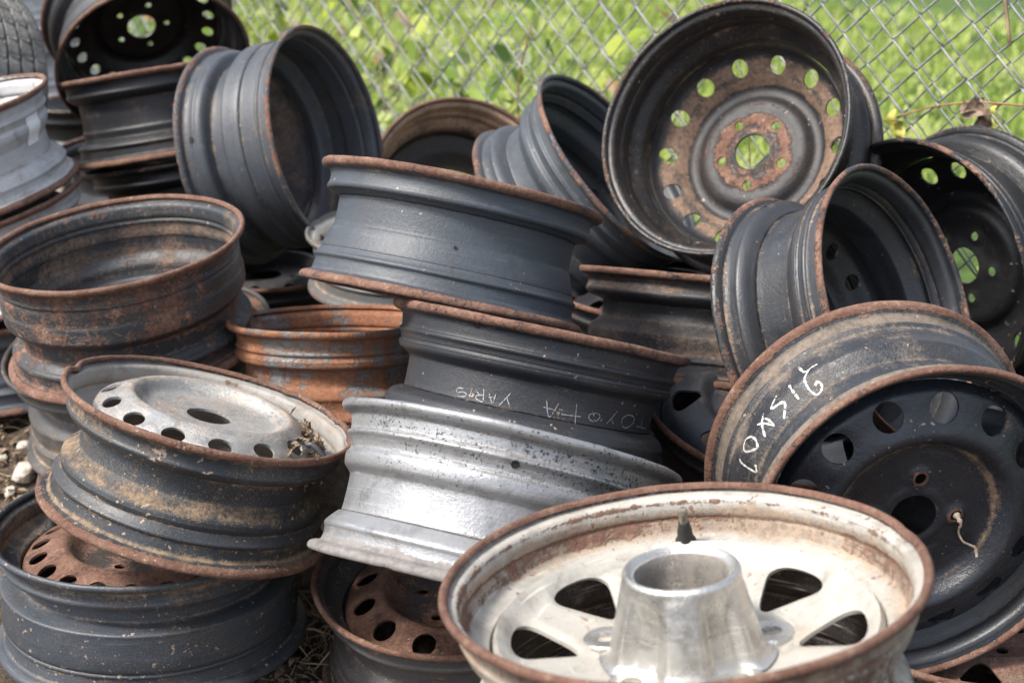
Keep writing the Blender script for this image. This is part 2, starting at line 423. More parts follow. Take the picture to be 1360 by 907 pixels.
POSE = {
 'W1': {"c": [0.1546, 1.1535, 0.5094], "a": [-0.1098, 0.1013, 0.9888], "R": 0.222, "w": 0.19},
 'W2': {"c": [0.4829, 1.4888, 0.3713], "a": [0.142, -0.9862, -0.0852], "R": 0.213, "w": 0.1916},
 'W3': {"c": [0.5342, 1.8497, 0.5334], "a": [0.7083, -0.5601, 0.4296], "R": 0.198, "w": 0.1752},
 'W4': {"c": [0.6302, 2.1485, 0.4725], "a": [-0.8366, -0.5476, -0.0159], "R": 0.222, "w": 0.159},
 'W5': {"c": [0.3314, 2.2395, 0.7001], "a": [-0.5157, -0.7106, 0.4787], "R": 0.213, "w": 0.165},
 'W6': {"c": [0.1938, 2.4696, 0.5825], "a": [0.6967, -0.235, 0.6778], "R": 0.205, "w": 0.1685},
 'W7': {"c": [-0.0913, 2.9076, 0.4227], "a": [0.338, -0.7901, 0.5113], "R": 0.213, "w": 0.165},
 'W8': {"c": [-0.0665, 1.9132, 0.6771], "a": [0.2018, 0.3321, 0.9214], "R": 0.1954, "w": 0.1629},
 'W9': {"c": [0.0398, 1.7721, 0.5231], "a": [0.2012, 0.3365, 0.92], "R": 0.1987, "w": 0.16},
 'W10': {"c": [0.0004, 1.5884, 0.4434], "a": [0.225, 0.4722, 0.8523], "R": 0.2106, "w": 0.1799},
 'W11': {"c": [-0.3996, 1.7524, 0.4233], "a": [0.2759, 0.1516, 0.9492], "R": 0.195, "w": 0.1613},
 'W12': {"c": [-0.507, 1.787, 0.2352], "a": [0.0275, 0.0642, 0.9976], "R": 0.216, "w": 0.17},
 'W13': {"c": [-0.0749, 1.7698, 0.1699], "a": [-0.0439, -0.0871, 0.9952], "R": 0.205, "w": 0.165},
 'W14': {"c": [-0.6153, 2.1206, 0.546], "a": [-0.09, -0.0985, 0.9911], "R": 0.2, "w": 0.185},
 'W15': {"c": [-0.6446, 2.3014, 0.3246], "a": [-0.1141, -0.106, 0.9878], "R": 0.228, "w": 0.17},
 'W17': {"c": [-1.0189, 2.4951, 0.6759], "a": [-0.224, -0.066, 0.9723], "R": 0.2, "w": 0.171},
 'W20': {"c": [-0.7623, 3.0597, 0.6604], "a": [0.3611, -0.7745, -0.5194], "R": 0.208, "w": 0.1699},
 'W21': {"c": [-0.7333, 2.9614, 0.6737], "a": [-0.1571, 0.1329, 0.9786], "R": 0.2037, "w": 0.1741},
 'W23': {"c": [-0.3408, 2.6428, 0.5965], "a": [0.912, -0.3224, 0.2536], "R": 0.21, "w": 0.2036},
 'W25': {"c": [-0.2745, 2.1101, 0.4212], "a": [-0.0035, 0.2013, 0.9795], "R": 0.171, "w": 0.135},
 'W27': {"c": [0.3073, 2.15, 0.4784], "a": [0.0834, 0.2884, 0.9539], "R": 0.2, "w": 0.163},
 'W28': {"c": [0.3787, 1.867, 0.3765], "a": [0.1306, -0.17, 0.9767], "R": 0.2, "w": 0.165},
 'W18': {"c": [-0.9784, 2.507, 0.4999], "a": [-0.224, -0.066, 0.9723], "R": 0.2, "w": 0.165},
 'W16': {"c": [-0.9588, 2.5187, 0.3178], "a": [-0.05, 0, 0.998], "R": 0.2, "w": 0.16},
 'W22': {"c": [-0.6941, 2.9467, 0.4916], "a": [-0.1571, 0.1329, 0.9786], "R": 0.203, "w": 0.165},
 'W19': {"c": [-0.6038, 2.3207, 0.1448], "a": [0, 0, 1], "R": 0.2, "w": 0.13},
 'W24': {"c": [-0.1917, 2.4657, 0.4688], "a": [0.0, -0.02, 0.9998], "R": 0.178, "w": 0.105},
 'W26': {"c": [-0.5088, 2.8109, 0.306], "a": [0.0, 0.0, 1.0], "R": 0.2, "w": 0.16},
 'W31': {"c": [0.2594, 2.3384, 0.4114], "a": [0.0, 0.0, 1.0], "R": 0.2, "w": 0.16},
 'W32': {"c": [-0.07, 2.06, 0.21], "a": [0, 0, 1.0], "R": 0.185, "w": 0.15},
 'W33': {"c": [-0.8345, 3.2079, 0.4612], "a": [-0.03, 0.0, 0.9996], "R": 0.205, "w": 0.16},
 'W36': {"c": [-0.8294, 3.2079, 0.2913], "a": [-0.03, 0.0, 0.9996], "R": 0.205, "w": 0.17},
 'W39': {"c": [0.75, 2.05, 0.26], "a": [0.02, 0.0, 1.0], "R": 0.205, "w": 0.17},
 'W37': {"c": [-1.0673, 3.5951, 0.5017], "a": [0.0, 0.0, 1.0], "R": 0.2, "w": 0.16},
 'W38': {"c": [-1.0673, 3.5951, 0.3317], "a": [0.0, 0.0, 1.0], "R": 0.2, "w": 0.16},
 'W34': {"c": [-1.3004, 3.8046, 0.6388], "a": [-0.02, 0.0, 0.9998], "R": 0.2, "w": 0.16},
 'W35': {"c": [-1.3038, 3.8046, 0.8088], "a": [-0.02, 0.0, 0.9998], "R": 0.205, "w": 0.16},
 'W29': {"c": [0.62, 1.66, 0.17], "a": [-0.02, 0.06, 1.0], "R": 0.21, "w": 0.17},
}
STROKES = {"W9": [[[-2.0955, -0.0131], [-2.133, -0.0134], [-2.15, -0.0168], [-2.1332, -0.0191], [-2.0945, -0.0173], [-2.0613, -0.0181], [-2.0615, -0.0214], [-2.0943, -0.0232], [-2.1266, -0.0235]], [[-2.0205, -0.0102], [-2.0251, -0.0215]], [[-1.9268, -0.0081], [-1.9137, -0.0228], [-1.9476, -0.0228], [-1.972, -0.0213], [-1.9692, -0.0177], [-1.9229, -0.0157]], [[-1.9484, -0.0165], [-1.9882, -0.0114]], [[-1.8785, -0.0118], [-1.8387, -0.0229], [-1.8287, -0.0116]], [[-1.8783, -0.0164], [-1.8267, -0.0155]], [[-1.7198, -0.0062], [-1.7879, -0.0241]], [[-1.7448, -0.0117], [-1.7064, -0.0228]], [[-1.4494, -0.0064], [-1.4069, -0.0254], [-1.356, -0.0068]], [[-1.4642, -0.0146], [-1.366, -0.0157]], [[-1.2167, -0.0031], [-1.1995, -0.0275]], [[-1.3195, -0.0191], [-1.1629, -0.0176]], [[-1.0961, -0.0129], [-1.0929, -0.0175], [-1.0648, -0.0203], [-1.0298, -0.0194], [-1.0023, -0.0152], [-1.0047, -0.0113], [-1.0437, -0.0099], [-1.0961, -0.0129]], [[-0.8338, -0.0027], [-0.9235, -0.0204]], [[-0.8884, -0.0133], [-0.8486, -0.0196]], [[-0.7013, -0.0051], [-0.7565, -0.01], [-0.7584, -0.0172], [-0.7149, -0.0218], [-0.6454, -0.0191], [-0.5999, -0.0126], [-0.6207, -0.0063], [-0.7013, -0.0051]], [[-0.546, -0.018], [-0.3246, -0.0198]], [[-0.4649, -0.0071], [-0.4537, -0.0188]]], "W2": [[[2.2271, -0.0467], [2.2239, -0.0342], [2.209, -0.0285], [2.1655, -0.0292], [2.121, -0.0283]], [[2.1859, -0.0284], [2.2195, -0.0235], [2.2506, -0.0164], [2.2582, -0.0052], [2.2305, 0.0019], [2.1833, -0.003], [2.1858, -0.0093], [2.2159, -0.0074]], [[2.34, -0.0289], [2.3501, -0.0071]], [[2.4415, -0.0314], [2.5165, -0.0213], [2.4296, -0.0148], [2.5085, -0.0043]], [[2.5771, -0.0278], [2.6833, -0.0084]], [[2.6562, -0.0245], [2.6158, -0.0167], [2.5844, -0.0084], [2.5834, -0.0171], [2.6135, -0.0232]], [[2.7292, -0.02], [2.7834, -0.031], [2.8346, -0.027], [2.8346, -0.0182], [2.7741, -0.0103], [2.7331, -0.016], [2.7431, -0.0246]], [[2.915, -0.0277], [2.9283, -0.0028], [2.8812, -0.005]]], "spots": {"W23": [[2.7187, -0.0723]], "W3": [[2.1816, -0.057]], "W10": [[-1.5054, 0.0489]], "W9": [[-2.0209, 0.0667], [-1.6205, 0.0002]], "W8": [[-1.489, -0.0091]]}}
BARREL = {}
def wheel(key, label, mat, face='A', name='steel_wheel', barrel=None, disc=None, discmat=None, dust=(), seed=1, group='scrap wheels thrown in the pile', n=144, cat='wheel'):
    p = POSE[key]; R, w = p['R'], p['w']; rnd = random.Random(seed)
    root = bpy.data.objects.new(name, None); C.objects.link(root); root.empty_display_size = .05
    root.matrix_world = frame(p['c'], p['a'], w, face)
    tag(root, label, cat, group)
    k = dict(barrel or {})
    b, cl = make_barrel('rim_barrel', R, w, k, mat, root, rnd, n=n, dust=dust)
    BARREL[key] = (root, cl, R, w, face)
    if disc:
        D = dict(disc); D['prof'] = PROF[D['prof']] if isinstance(D['prof'], str) else D['prof']
        Rd = R-k.get('wd', .038)-.0022
        make_disc('wheel_disc', D, Rd, w, discmat or mat, root)
    return root

rubber = NT('black_rubber'); rubber_m = rubber.out((.018, .018, .018), .6, 0, rubber.bump(rubber.noise(rubber.vec(), 300), .0006))
brass = NT('dull_brass'); brass_m = brass.out(brass.ramp(brass.noise(brass.vec(), 200), [(.3, (.10, .09, .075)), (.7, (.35, .31, .26))]), .45, .6)

def valve(root, p, tilt, L=.034, s=1.0):
    """rubber snap-in stem at local point p pointing along tilt"""
    d = Vector(tilt).normalized(); q = d.to_track_quat('Z', 'Y').to_matrix()
    prof = [(0, -.004), (.0085, -.003), (.0088, .003), (.0068, .006), (.0062, .014), (.0050, .018), (.0046, .022), (.0044, .0225), (0, .023)]
    V, F = lathe([(a*s, b*s) for a, b in prof], 20)
    V = [tuple(Vector(p)+q @ Vector(v)) for v in V]
    o = mesh_obj('valve_stem', V, F, rubber_m, root, sharp=40)
    prof2 = [(0, .021), (.0036, .0215), (.0036, .0300), (.0041, .0305), (.0041, .0350), (.0030, .0365), (0, .0365)]
    V, F = lathe([(a*s, b*s) for a, b in prof2], 16)
    V = [tuple(Vector(p)+q @ Vector(v)) for v in V]
    mesh_obj('valve_tip', V, F, brass_m, o, sharp=40)

def spots(key, pts, rad_, mat, name='painted_valve_hole'):
    root, cl, R, w, face = BARREL[key]; sg = 1 if face == 'A' else -1
    w0 = WOB[root.name]; n0 = len(w0)
    dz = w/2-cl[:, 0]; o_ = np.argsort(dz); zz, rz = dz[o_], cl[o_, 1]+.0013
    for (th, z) in pts:
        V = []; N = 18
        for (f, lift) in [(0, .0010), (.7, .0010), (.78, .0016), (.95, .0016), (1.12, -.0004)]:
            for k in range(N):
                a = 2*PI*k/N; t_ = sg*th+f*rad_*math.cos(a)/(R*.82); z_ = sg*z+f*rad_*math.sin(a)
                r = np.interp(z_, zz, rz)+lift+np.interp((t_/(2*PI)*n0) % n0, np.arange(n0+1), np.append(w0, w0[0]))
                V.append((r*math.cos(t_), r*math.sin(t_), z_))
        F = [tuple(range(N))]
        for i in range(4):
            for k in range(N): F.append((i*N+k, i*N+(k+1) % N, (i+1)*N+(k+1) % N, (i+1)*N+k))
        mesh_obj(name, V, F, mat, root, smooth=False)

def on_barrel(key, strokes, width, mat, name, lift=.0006, skip=.06, step=.0014):
    """strokes given as (angle, z) along the outside of the barrel, in the frame of face 'A'"""
    root, cl, R, w, face = BARREL[key]; sg = 1 if face == 'A' else -1
    w0 = WOB[root.name]; wob_ = np.interp(np.arange(145)/144*len(w0), np.arange(len(w0)+1), np.append(w0, w0[0]))
    dz = w/2-cl[:, 0]; o_ = np.argsort(dz); zz, rz = dz[o_], cl[o_, 1]+.0013
    def at(th, z):
        zl, tl = sg*z, sg*th
        r = np.interp(zl, zz, rz)+lift
        r += np.interp((tl/(2*PI)*144) % 144, np.arange(145), wob_)
        return Vector((r*math.cos(tl), r*math.sin(tl), zl))
    V = []; F = []; rnd = random.Random(5)
    for st in strokes:
        P = [(a*R*.82, z) for a, z in st]
        S = catmull(P, 6) if len(P) > 2 else np.array([P[0], P[1]])
        Q = [S[0]]
        for b in S[1:]:
            a = Q[-1]; L = math.dist(a, b); k = max(1, int(L/step))
            for i in range(1, k+1): Q.append((a[0]+(b[0]-a[0])*i/k, a[1]+(b[1]-a[1])*i/k))
        n0 = len(V); m = len(Q)
        for i, q in enumerate(Q):
            t = np.array(Q[min(i+1, m-1)])-np.array(Q[max(i-1, 0)]); t = t/(np.linalg.norm(t)+1e-9)
            ww = width/2*(.55+.8*rnd.random())*(0.6 if i in (0, m-1) else 1)
            for sgn in (-1, 1):
                x = q[0]-t[1]*ww*sgn; z = q[1]+t[0]*ww*sgn
                V.append(tuple(at(x/(R*.82), z)))
        for i in range(m-1):
            if rnd.random() > skip: F.append((n0+2*i, n0+2*i+1, n0+2*i+3, n0+2*i+2))
    return mesh_obj(name, V, F, mat, root, smooth=False)

# ------------------------------------------------------------------ ground
def ground_h(x, y):
    s = lambda t: np.clip(t, 0, 1)**2*(3-2*np.clip(t, 0, 1))
    h = .055*s((-x-.18)/.35)+.10*s((-x-.55)/.25)*s((y-2.10)/.2)
    lump = .010*np.sin(x*17+np.cos(y*13)*1.3)*np.sin(y*19+1.2)+.006*np.sin(x*41+y*23)+.004*np.sin(x*77-y*61+2)
    near = np.clip(1-(np.hypot(x, y-2)-3)/2, 0, 1)
    return (h+lump)*near-.012
def fence_y(x): return 3.16-1.02*x
def axis_pts(lo, hi, far_lo, far_hi, st=.016):
    a = list(np.arange(lo, hi, st)); v, s = hi, st
    while v < far_hi: s *= 1.18; v += s; a.append(v)
    v, s = lo, st; b = []
    while v > far_lo: s *= 1.18; v -= s; b.append(v)
    return np.array(b[::-1]+a)
gx = axis_pts(-1.6, 1.1, -130, 130); gy = axis_pts(1.0, 3.2, -60, 200)
GX, GY = np.meshgrid(gx, gy); GZ = ground_h(GX, GY)
grain = np.random.default_rng(3).normal(size=GX.shape)*.0035
GZ = GZ+grain*(np.hypot(GX, GY-2) < 2.2)
nx = len(gx); ny = len(gy); I, J = np.meshgrid(np.arange(nx-1), np.arange(ny-1)); b0 = (J*nx+I).ravel()
g = NT('soil')
v = g.vec(); big = g.noise(v, 6, 6); fn = g.noise(v, 60, 8, .7); f2 = g.noise(v, 300, 3)
soilc = g.ramp(g.math('ADD', g.math('MULTIPLY', fn, .7), g.math('MULTIPLY', big, .3)),
               [(.3, (.035, .024, .016)), (.5, (.105, .074, .050)), (.66, (.21, .155, .11)), (.8, (.34, .27, .20))])
sep = g.n.new('ShaderNodeSeparateXYZ'); g.l.new(g.tc.outputs['Object'], sep.inputs[0])
fl = g.math('ADD', sep.outputs[1], g.math('ADD', g.math('MULTIPLY', sep.outputs[0], 1.02), g.math('MULTIPLY', big, .3)))
green = g.ramp(g.noise(v, 12, 6), [(.3, (.035, .075, .012)), (.7, (.11, .19, .03))])
soil_m = g.out(g.mix(g.step(fl, 3.15, 3.5), soilc, green), .95, 0, g.bump(g.math('ADD', fn, f2), .012, .9))
tag(mesh_obj('ground', np.stack([GX.ravel(), GY.ravel(), GZ.ravel()], 1), np.stack([b0, b0+1, b0+nx+1, b0+nx], 1), soil_m), 'bare brown soil under the wheels turning to grass past the fence', kind='structure')

def hgt(x, y): return float(ground_h(np.array(x), np.array(y)))
rng = np.random.default_rng(11)

def rock(r, seed, sub=2, squash=.7, rough_=.22):
    import bmesh
    bm = bmesh.new(); bmesh.ops.create_icosphere(bm, subdivisions=sub, radius=r); rn = random.Random(seed)
    pl = [(Vector([rn.gauss(0, 1) for _ in range(3)]).normalized(), rn.uniform(.62, .9)) for _ in range(9)]
    for v_ in bm.verts:
        for n_, d_ in pl:
            q = v_.co.dot(n_)-d_*r
            if q > 0: v_.co -= n_*q*.85
        v_.co *= 1+rn.uniform(-rough_, rough_)*.18
        v_.co.z *= squash
    V = [tuple(v_.co) for v_ in bm.verts]; F = [tuple(x.index for x in f.verts) for f in bm.faces]; bm.free()
    return V, F

s_ = NT('pale_limestone'); vv = s_.vec()
stone_m = s_.out(s_.ramp(s_.noise(vv, 40, 6, .7), [(.3, (.20, .16, .12)), (.55, (.50, .46, .40)), (.8, (.66, .62, .56))]), .9, 0, s_.bump(s_.noise(vv, 90, 5), .004))
def ground_at(u, v):
    d = Vector(((u-680)/1888.9, math.cos(rad(20))-math.sin(rad(20))*(v-453.5)/1888.9, -math.sin(rad(20))-math.cos(rad(20))*(v-453.5)/1888.9))
    t = 1.0
    while t < 6:
        p = Vector((0, 0, 1.15))+d*t
        if p.z < hgt(p.x, p.y): break
        t += .004
    return p.x, p.y
for (u, v, r, lab) in [(33, 636, .024, 'largest pale limestone lump on the soil left of the stacked wheels'),
                       (31, 596, .013, 'small round pale stone behind the large pale lump'),
                       (14, 658, .012, 'small flat pale stone just in front of the large pale lump'),
                       (4, 612, .010, 'smallest pale stone at the left edge of the soil patch')]:
    x, y = ground_at(u, v)
    V, F = rock(r, int(r*1000), 3); o = mesh_obj('stone', V, F, stone_m, smooth=True, sharp=35)
    o.location = (x, y, hgt(x, y)+r*.35); o.rotation_euler = (0.3, .2, x*9)
    tag(o, lab, 'stone', 'pale stones on the soil')

# crumbs of soil and gravel
gv = NT('gravel'); oi = gv.noise(gv.vec(), 35, 2)
grav_m = gv.out(gv.ramp(oi, [(.3, (.05, .034, .024)), (.5, (.17, .12, .085)), (.62, (.33, .27, .21)), (.72, (.50, .46, .40))]), .95)
def patch_pts(n, boxes):
    out = []
    for (x0, x1, y0, y1, wt) in boxes:
        k = int(n*wt); out += list(zip(rng.uniform(x0, x1, k), rng.uniform(y0, y1, k)))
    return out
BOX = [(-1.15, -.62, 1.75, 2.6, .34), (-.36, -.05, 1.35, 1.75, .30), (.55, .95, 1.30, 2.0, .22), (-1.3, .9, 1.3, 2.4, .14)]
parts = []; proto = [rock(1, 50+i, 1, .75, .5) for i in range(6)]
for (x, y) in patch_pts(5200, BOX):
    V, F = proto[rng.integers(6)]; r = .0018+.0075*rng.random()**5; c, s2 = math.cos(x*999), math.sin(x*999)
    z = hgt(x, y)+r*.3
    parts.append(([(x+r*(a*c-b*s2), y+r*(a*s2+b*c), z+r*q) for a, b, q in V], F))
V, F = merge(parts); tag(mesh_obj('gravel', V, F, grav_m, smooth=False), 'loose crumbs of brown soil and grit between the wheels', 'gravel', kind='stuff')

# straw and dead stems
sw = NT('dry_straw'); straw_m = sw.out(sw.ramp(sw.noise(sw.vec(), 14, 2), [(.35, (.15, .10, .06)), (.55, (.32, .24, .15)), (.7, (.48, .39, .27))]), .75)
parts = []
def blade_path(x, y, L, ang, arch, z0=None, curl=0):
    z = hgt(x, y) if z0 is None else z0; P = []
    for i in range(7):
        t = i/6; a = ang+curl*t
        P.append((x+math.cos(a)*L*t, y+math.sin(a)*L*t, z+.003+arch*math.sin(t*2.6)))
    return P
for (x, y) in patch_pts(900, BOX):
    L = .015+.06*rng.random()**2
    V, F = tube(blade_path(x, y, L, rng.uniform(0, 6.28), rng.uniform(.001, .010), None, rng.normal()*.5), rng.uniform(.0005, .0013), 4); parts.append((V, F))
gx0, gy0 = ground_at(410, 858)
for i in range(70):
    x, y = gx0+rng.normal()*.03, gy0+rng.normal()*.04
    L = .04+.07*rng.random()
    V, F = tube(blade_path(x, y, L, rng.uniform(0, 6.28), rng.uniform(.01, .06), None, rng.normal()*1.6), rng.uniform(.0007, .0019), 5, [.4, .9, 1, 1, .8, .5, .2]); parts.append((V, F))
V, F = merge(parts); tag(mesh_obj('dry_straw', V, F, straw_m), 'pale dead grass stems littering the soil between the wheels', 'straw', kind='stuff')

# ------------------------------------------------------------------ chain link fence, two layers of mesh sharing one run
FD = Vector((1, -1.02, 0)).normalized(); FN = Vector((-FD.y, FD.x, 0)) * -1      # FN points away from the wheels? fixed below
FN = Vector((1.02, 1, 0)).normalized()
F0 = Vector((0, 3.16, 0))
def fence_mesh(name, W, H, s0, s1, z0, z1, off, r, mat, parent, ph=0, lean=0.0):
    nw = int((s1-s0)/W); nh = int((z1-z0)/H)
    path = []                                        # one full period: left hook, front strand, right hook, back strand
    e = .0028; q = .0024
    tmpl = [(-e*.6, 0, 0), (.10*W, .10*H*.5, q), (.90*W, .90*H*.5, q), (W+e*.6, .5*H, 0), (.90*W, .60*H*.92, -q), (.10*W, .95*H, -q)]
    S = []; Z = []; D = []
    for j in range(nh):
        for (a, b, c) in tmpl: S.append(a); Z.append(b+j*H); D.append(c)
    S = np.array(S); Z = np.array(Z); D = np.array(D); m = len(S); sides = 5
    Vs = []; Fs = []; base = 0
    rr = np.random.default_rng(int(off*1000)+5)
    tp = np.stack([S, Z, D], 1); tg = np.gradient(tp, axis=0); tg /= np.linalg.norm(tg, axis=1)[:, None]
    h = np.array([0, 0, 1.0]); A = np.cross(tg, h); A /= np.linalg.norm(A, axis=1)[:, None]; B = np.cross(tg, A)
    i = np.arange(m-1)[:, None]; k = np.arange(sides)[None]; k2 = (k+1) % sides
    Fq = np.stack([i*sides+k, i*sides+k2, (i+1)*sides+k2, (i+1)*sides+k], -1).reshape(-1, 4)
    ang = np.arange(sides)*2*PI/sides
    for w in range(nw):
        jig = rr.normal(0, .0012, 2)
        P = tp[:, None, :]+r*(np.cos(ang)[None, :, None]*A[:, None]+np.sin(ang)[None, :, None]*B[:, None])
        P = P.reshape(-1, 3)
        s = s0+w*W+P[:, 0]+jig[0]; z = z0+P[:, 1]+(w % 2)*H/2+ph+jig[1]
        d = P[:, 2]+off+lean*(z-.6)+.012*np.sin(s*2.1+1)+.006*np.sin(z*5+s)
        s = s+.010*np.sin(z*3.1+s*1.7); z = z+.006*np.sin(s*3.3)
        X = F0.x+FD.x*s+FN.x*d; Y = F0.y+FD.y*s+FN.y*d
        Vs.append(np.stack([X, Y, z], 1)); Fs.append(Fq+base); base += len(P)
    return mesh_obj(name, np.concatenate(Vs), np.concatenate(Fs), mat, parent)
z_ = NT('galvanised_wire'); zv = z_.vec()
wire_m = z_.out(z_.ramp(z_.noise(zv, 40, 4), [(.3, (.10, .10, .10)), (.6, (.28, .28, .285)), (.75, (.25, .20, .16))]), .5, .35)
fence = bpy.data.objects.new('chain_link_fence', None); C.objects.link(fence)
tag(fence, 'grey galvanised chain link fence with doubled diamond mesh behind the wheel pile', 'fence')
fence_mesh('wire_mesh', .050, .094, -4.6, 2.4, .0, 1.7, 0, .0022, wire_m, fence)
fence_mesh('wire_mesh', .046, .100, -4.6, 2.4, .0, 1.7, .05, .0017, wire_m, fence, ph=.03, lean=-.02)

# ------------------------------------------------------------------ grass and weeds past the fence
def leafmat(name, cols, trans=.35):
    s = NT(name); a = s.attr('rnd'); col = s.ramp(a, cols)
    s.b.inputs['Roughness'].default_value = .55; s.put(s.b.inputs['Base Color'], col)
    t = s.n.new('ShaderNodeBsdfTranslucent'); s.l.new(col, t.inputs[0])
    m = s.n.new('ShaderNodeMixShader'); m.inputs[0].default_value = trans
    s.l.new(s.b.outputs[0], m.inputs[1]); s.l.new(t.outputs[0], m.inputs[2])
    s.l.new(m.outputs[0], s.n['Material Output'].inputs['Surface']); return s.m
grass_m = leafmat('grass_blade', [(0, (.06, .10, .015)), (.35, (.23, .33, .045)), (.7, (.45, .54, .11)), (1, (.72, .72, .36))])
def blades(name, n, ymin, ymax, hmin, hmax, wid, seed, spread=.48, xbias=0):
    r = np.random.default_rng(seed)
    dist = ymin+(ymax-ymin)*r.random(n)**1.25
    x = r.uniform(-spread, spread, n)*(dist+.6)+xbias
    y = fence_y(x)+.12+(dist-ymin)
    cl = np.sin(x*5+np.sin(y*4))*np.sin(y*6+1)+.5*np.sin(x*13+y*9)
    L = (hmin+(hmax-hmin)*r.random(n))*(1+.28*cl)*(1+.02*y); a = r.uniform(0, 2*PI, n); bend = r.uniform(.1, 1.0, n)*L
    w = wid*(.6+.8*r.random(n))*(1+.10*(y-3).clip(0)); V = []
    for t in (0, .35, .7, 1.0):
        cx = x+np.cos(a)*bend*t**2; cy = y+np.sin(a)*bend*t**2; cz = L*t*(1-.25*t*bend/L)
        ww = w*(1-t**2*.97)/2
        V.append(np.stack([cx-np.sin(a)*ww, cy+np.cos(a)*ww, cz], 1)); V.append(np.stack([cx+np.sin(a)*ww, cy-np.cos(a)*ww, cz], 1))
    V = np.stack(V, 1).reshape(-1, 3); b = (np.arange(n)*8)[:, None]
    F = np.concatenate([b+np.array([[0, 1, 3, 2]]), b+np.array([[2, 3, 5, 4]]), b+np.array([[4, 5, 7, 6]])])
    rnd = np.clip(.50+.26*r.normal(size=n)+.24*cl, 0, 1)
    return mesh_obj(name, V, F, grass_m, attrs={'rnd': np.repeat(rnd, 8)})
tag(blades('grass', 60000, 0, 8.5, .03, .105, .0055, 1), 'bright green sunlit grass growing beyond the wire fence', 'grass', kind='stuff')

weed_m = leafmat('weed_leaf', [(0, (.04, .10, .015)), (.35, (.20, .31, .04)), (.65, (.48, .54, .05)), (.88, (.45, .52, .33)), (1, (.55, .27, .12))], .4)
def leaves(name, pts, smin, smax, mat, seed, rlo=0, rhi=1):
    r = np.random.default_rng(seed); n = len(pts); P = np.array(pts)
    L = r.uniform(smin, smax, n); nrm = r.normal(size=(n, 3)); nrm[:, 2] = np.abs(nrm[:, 2])+.4; nrm[:, 1] -= .5
    nrm /= np.linalg.norm(nrm, axis=1)[:, None]
    t = np.cross(nrm, r.normal(size=(n, 3))); t /= np.linalg.norm(t, axis=1)[:, None]; b = np.cross(nrm, t)
    V = []
    for (u, v, h) in [(0, 0, 0), (.25, .3, .06), (.6, .30, .05), (1, 0, -.12), (.6, -.30, .05), (.25, -.3, .06), (.5, 0, -.03)]:
        V.append(P+(t*u+b*v+nrm*h)*L[:, None])
    V = np.stack(V, 1).reshape(-1, 3); q = (np.arange(n)*7)[:, None]
    F = np.concatenate([q+np.array([[0, 6, 2, 1]]), q+np.array([[6, 3, 3, 2]])[:, [0, 1, 3, 3]]]) if False else None
    tri = np.array([[0, 6, 1], [1, 6, 2], [2, 6, 3], [3, 6, 4], [4, 6, 5], [5, 6, 0]])
    F = np.concatenate([q+tr[None] for tr in tri])
    return mesh_obj(name, V, F, mat, attrs={'rnd': np.repeat(np.clip(r.uniform(rlo, rhi, n), 0, 1), 7)})
r = np.random.default_rng(18); n = 16000; dd_ = 8.5*r.random(n)**1.2; x = r.uniform(-.5, .5, n)*(dd_+3.4)
pts = np.stack([x, fence_y(x)+.15+dd_, .02+.075*r.random(n)*(1+np.sin(x*3+dd_*2))], 1)
tag(leaves('clover', pts, .012, .034, leafmat('clover_leaf', [(0, (.05, .11, .014)), (.5, (.26, .36, .05)), (.85, (.50, .58, .13)), (1, (.78, .78, .44))], .4), 14, .0, 1), 'small round leaved ground weeds mixed through the grass', 'clover', kind='stuff')
r = np.random.default_rng(8); pts = []
for cx, cyo, cz, sp, k in [(-.55, .25, .30, .28, 170), (-.15, .30, .35, .30, 190), (.18, .25, .30, .22, 120), (-.9, .3, .25, .25, 90), (.35, .6, .2, .3, 60), (-1.4, .35, .15, .3, 60)]:
    for _ in range(k):
        x = cx+r.normal()*sp*.7; pts.append((x, fence_y(x)+.06+abs(r.normal())*cyo, max(.02, cz+.10+r.normal()*.17)))
tag(leaves('weeds', pts, .035, .10, weed_m, 4, .1, 1), 'broad leaved yellow green weeds tangled just behind the fence', 'weeds', kind='stuff')
pts = []
for _ in range(5200):
    x = -4.6+3.6*r.random()+1.0*r.random(); pts.append((x, 11.2+r.normal()*.6, abs(r.normal())*.55))
for _ in range(1800):
    x = -1.0+5.5*r.random(); pts.append((x, 12.8+r.normal()*.5, abs(r.normal())*.35))
dark_m = leafmat('shrub_leaf', [(0, (.018, .05, .008)), (1, (.05, .12, .02))], .25)
tag(leaves('shrubbery', pts, .06, .16, dark_m, 6), 'dark green low shrubbery at the far edge of the grass', 'shrubs', kind='stuff')

FX, CXp, CYp = 1888.9, 680.0, 453.5
PT = rad(20)
def ray(u, v): return Vector(((u-CXp)/FX, math.cos(PT)-math.sin(PT)*(v-CYp)/FX, -math.sin(PT)-math.cos(PT)*(v-CYp)/FX))
def on_fence(u, v, off=-.01):
    d = ray(u, v); o = Vector((0, 0, 1.15)); t = ((F0+FN*off-o).dot(FN))/d.dot(FN); return o+d*t
stem = NT('brown_vine'); stem_m = stem.out(stem.ramp(stem.noise(stem.vec(), 60, 3), [(.3, (.16, .07, .03)), (.7, (.36, .19, .09))]), .7)
path = catmull([tuple(on_fence(u, v, -.012)) for u, v in [(1165, 163), (1185, 158), (1235, 143), (1290, 136), (1330, 138), (1375, 142)]], 5)
V, F = tube(path, .0017, 6); tag(mesh_obj('vine_stem', V, F, stem_m), 'thin reddish brown dead vine strung across the fence at right', 'vine')
V, F = tube([tuple(on_fence(u, v, -.02)) for u, v in [(1332, -30), (1336, 10), (1339, 40), (1342, 62)]], .0036, 6, [1, 1, .9, .8])
tag(mesh_obj('reed_stalk', V, F, straw_m), 'pale dry reed stalk hanging upright on the fence at top right', 'reed')
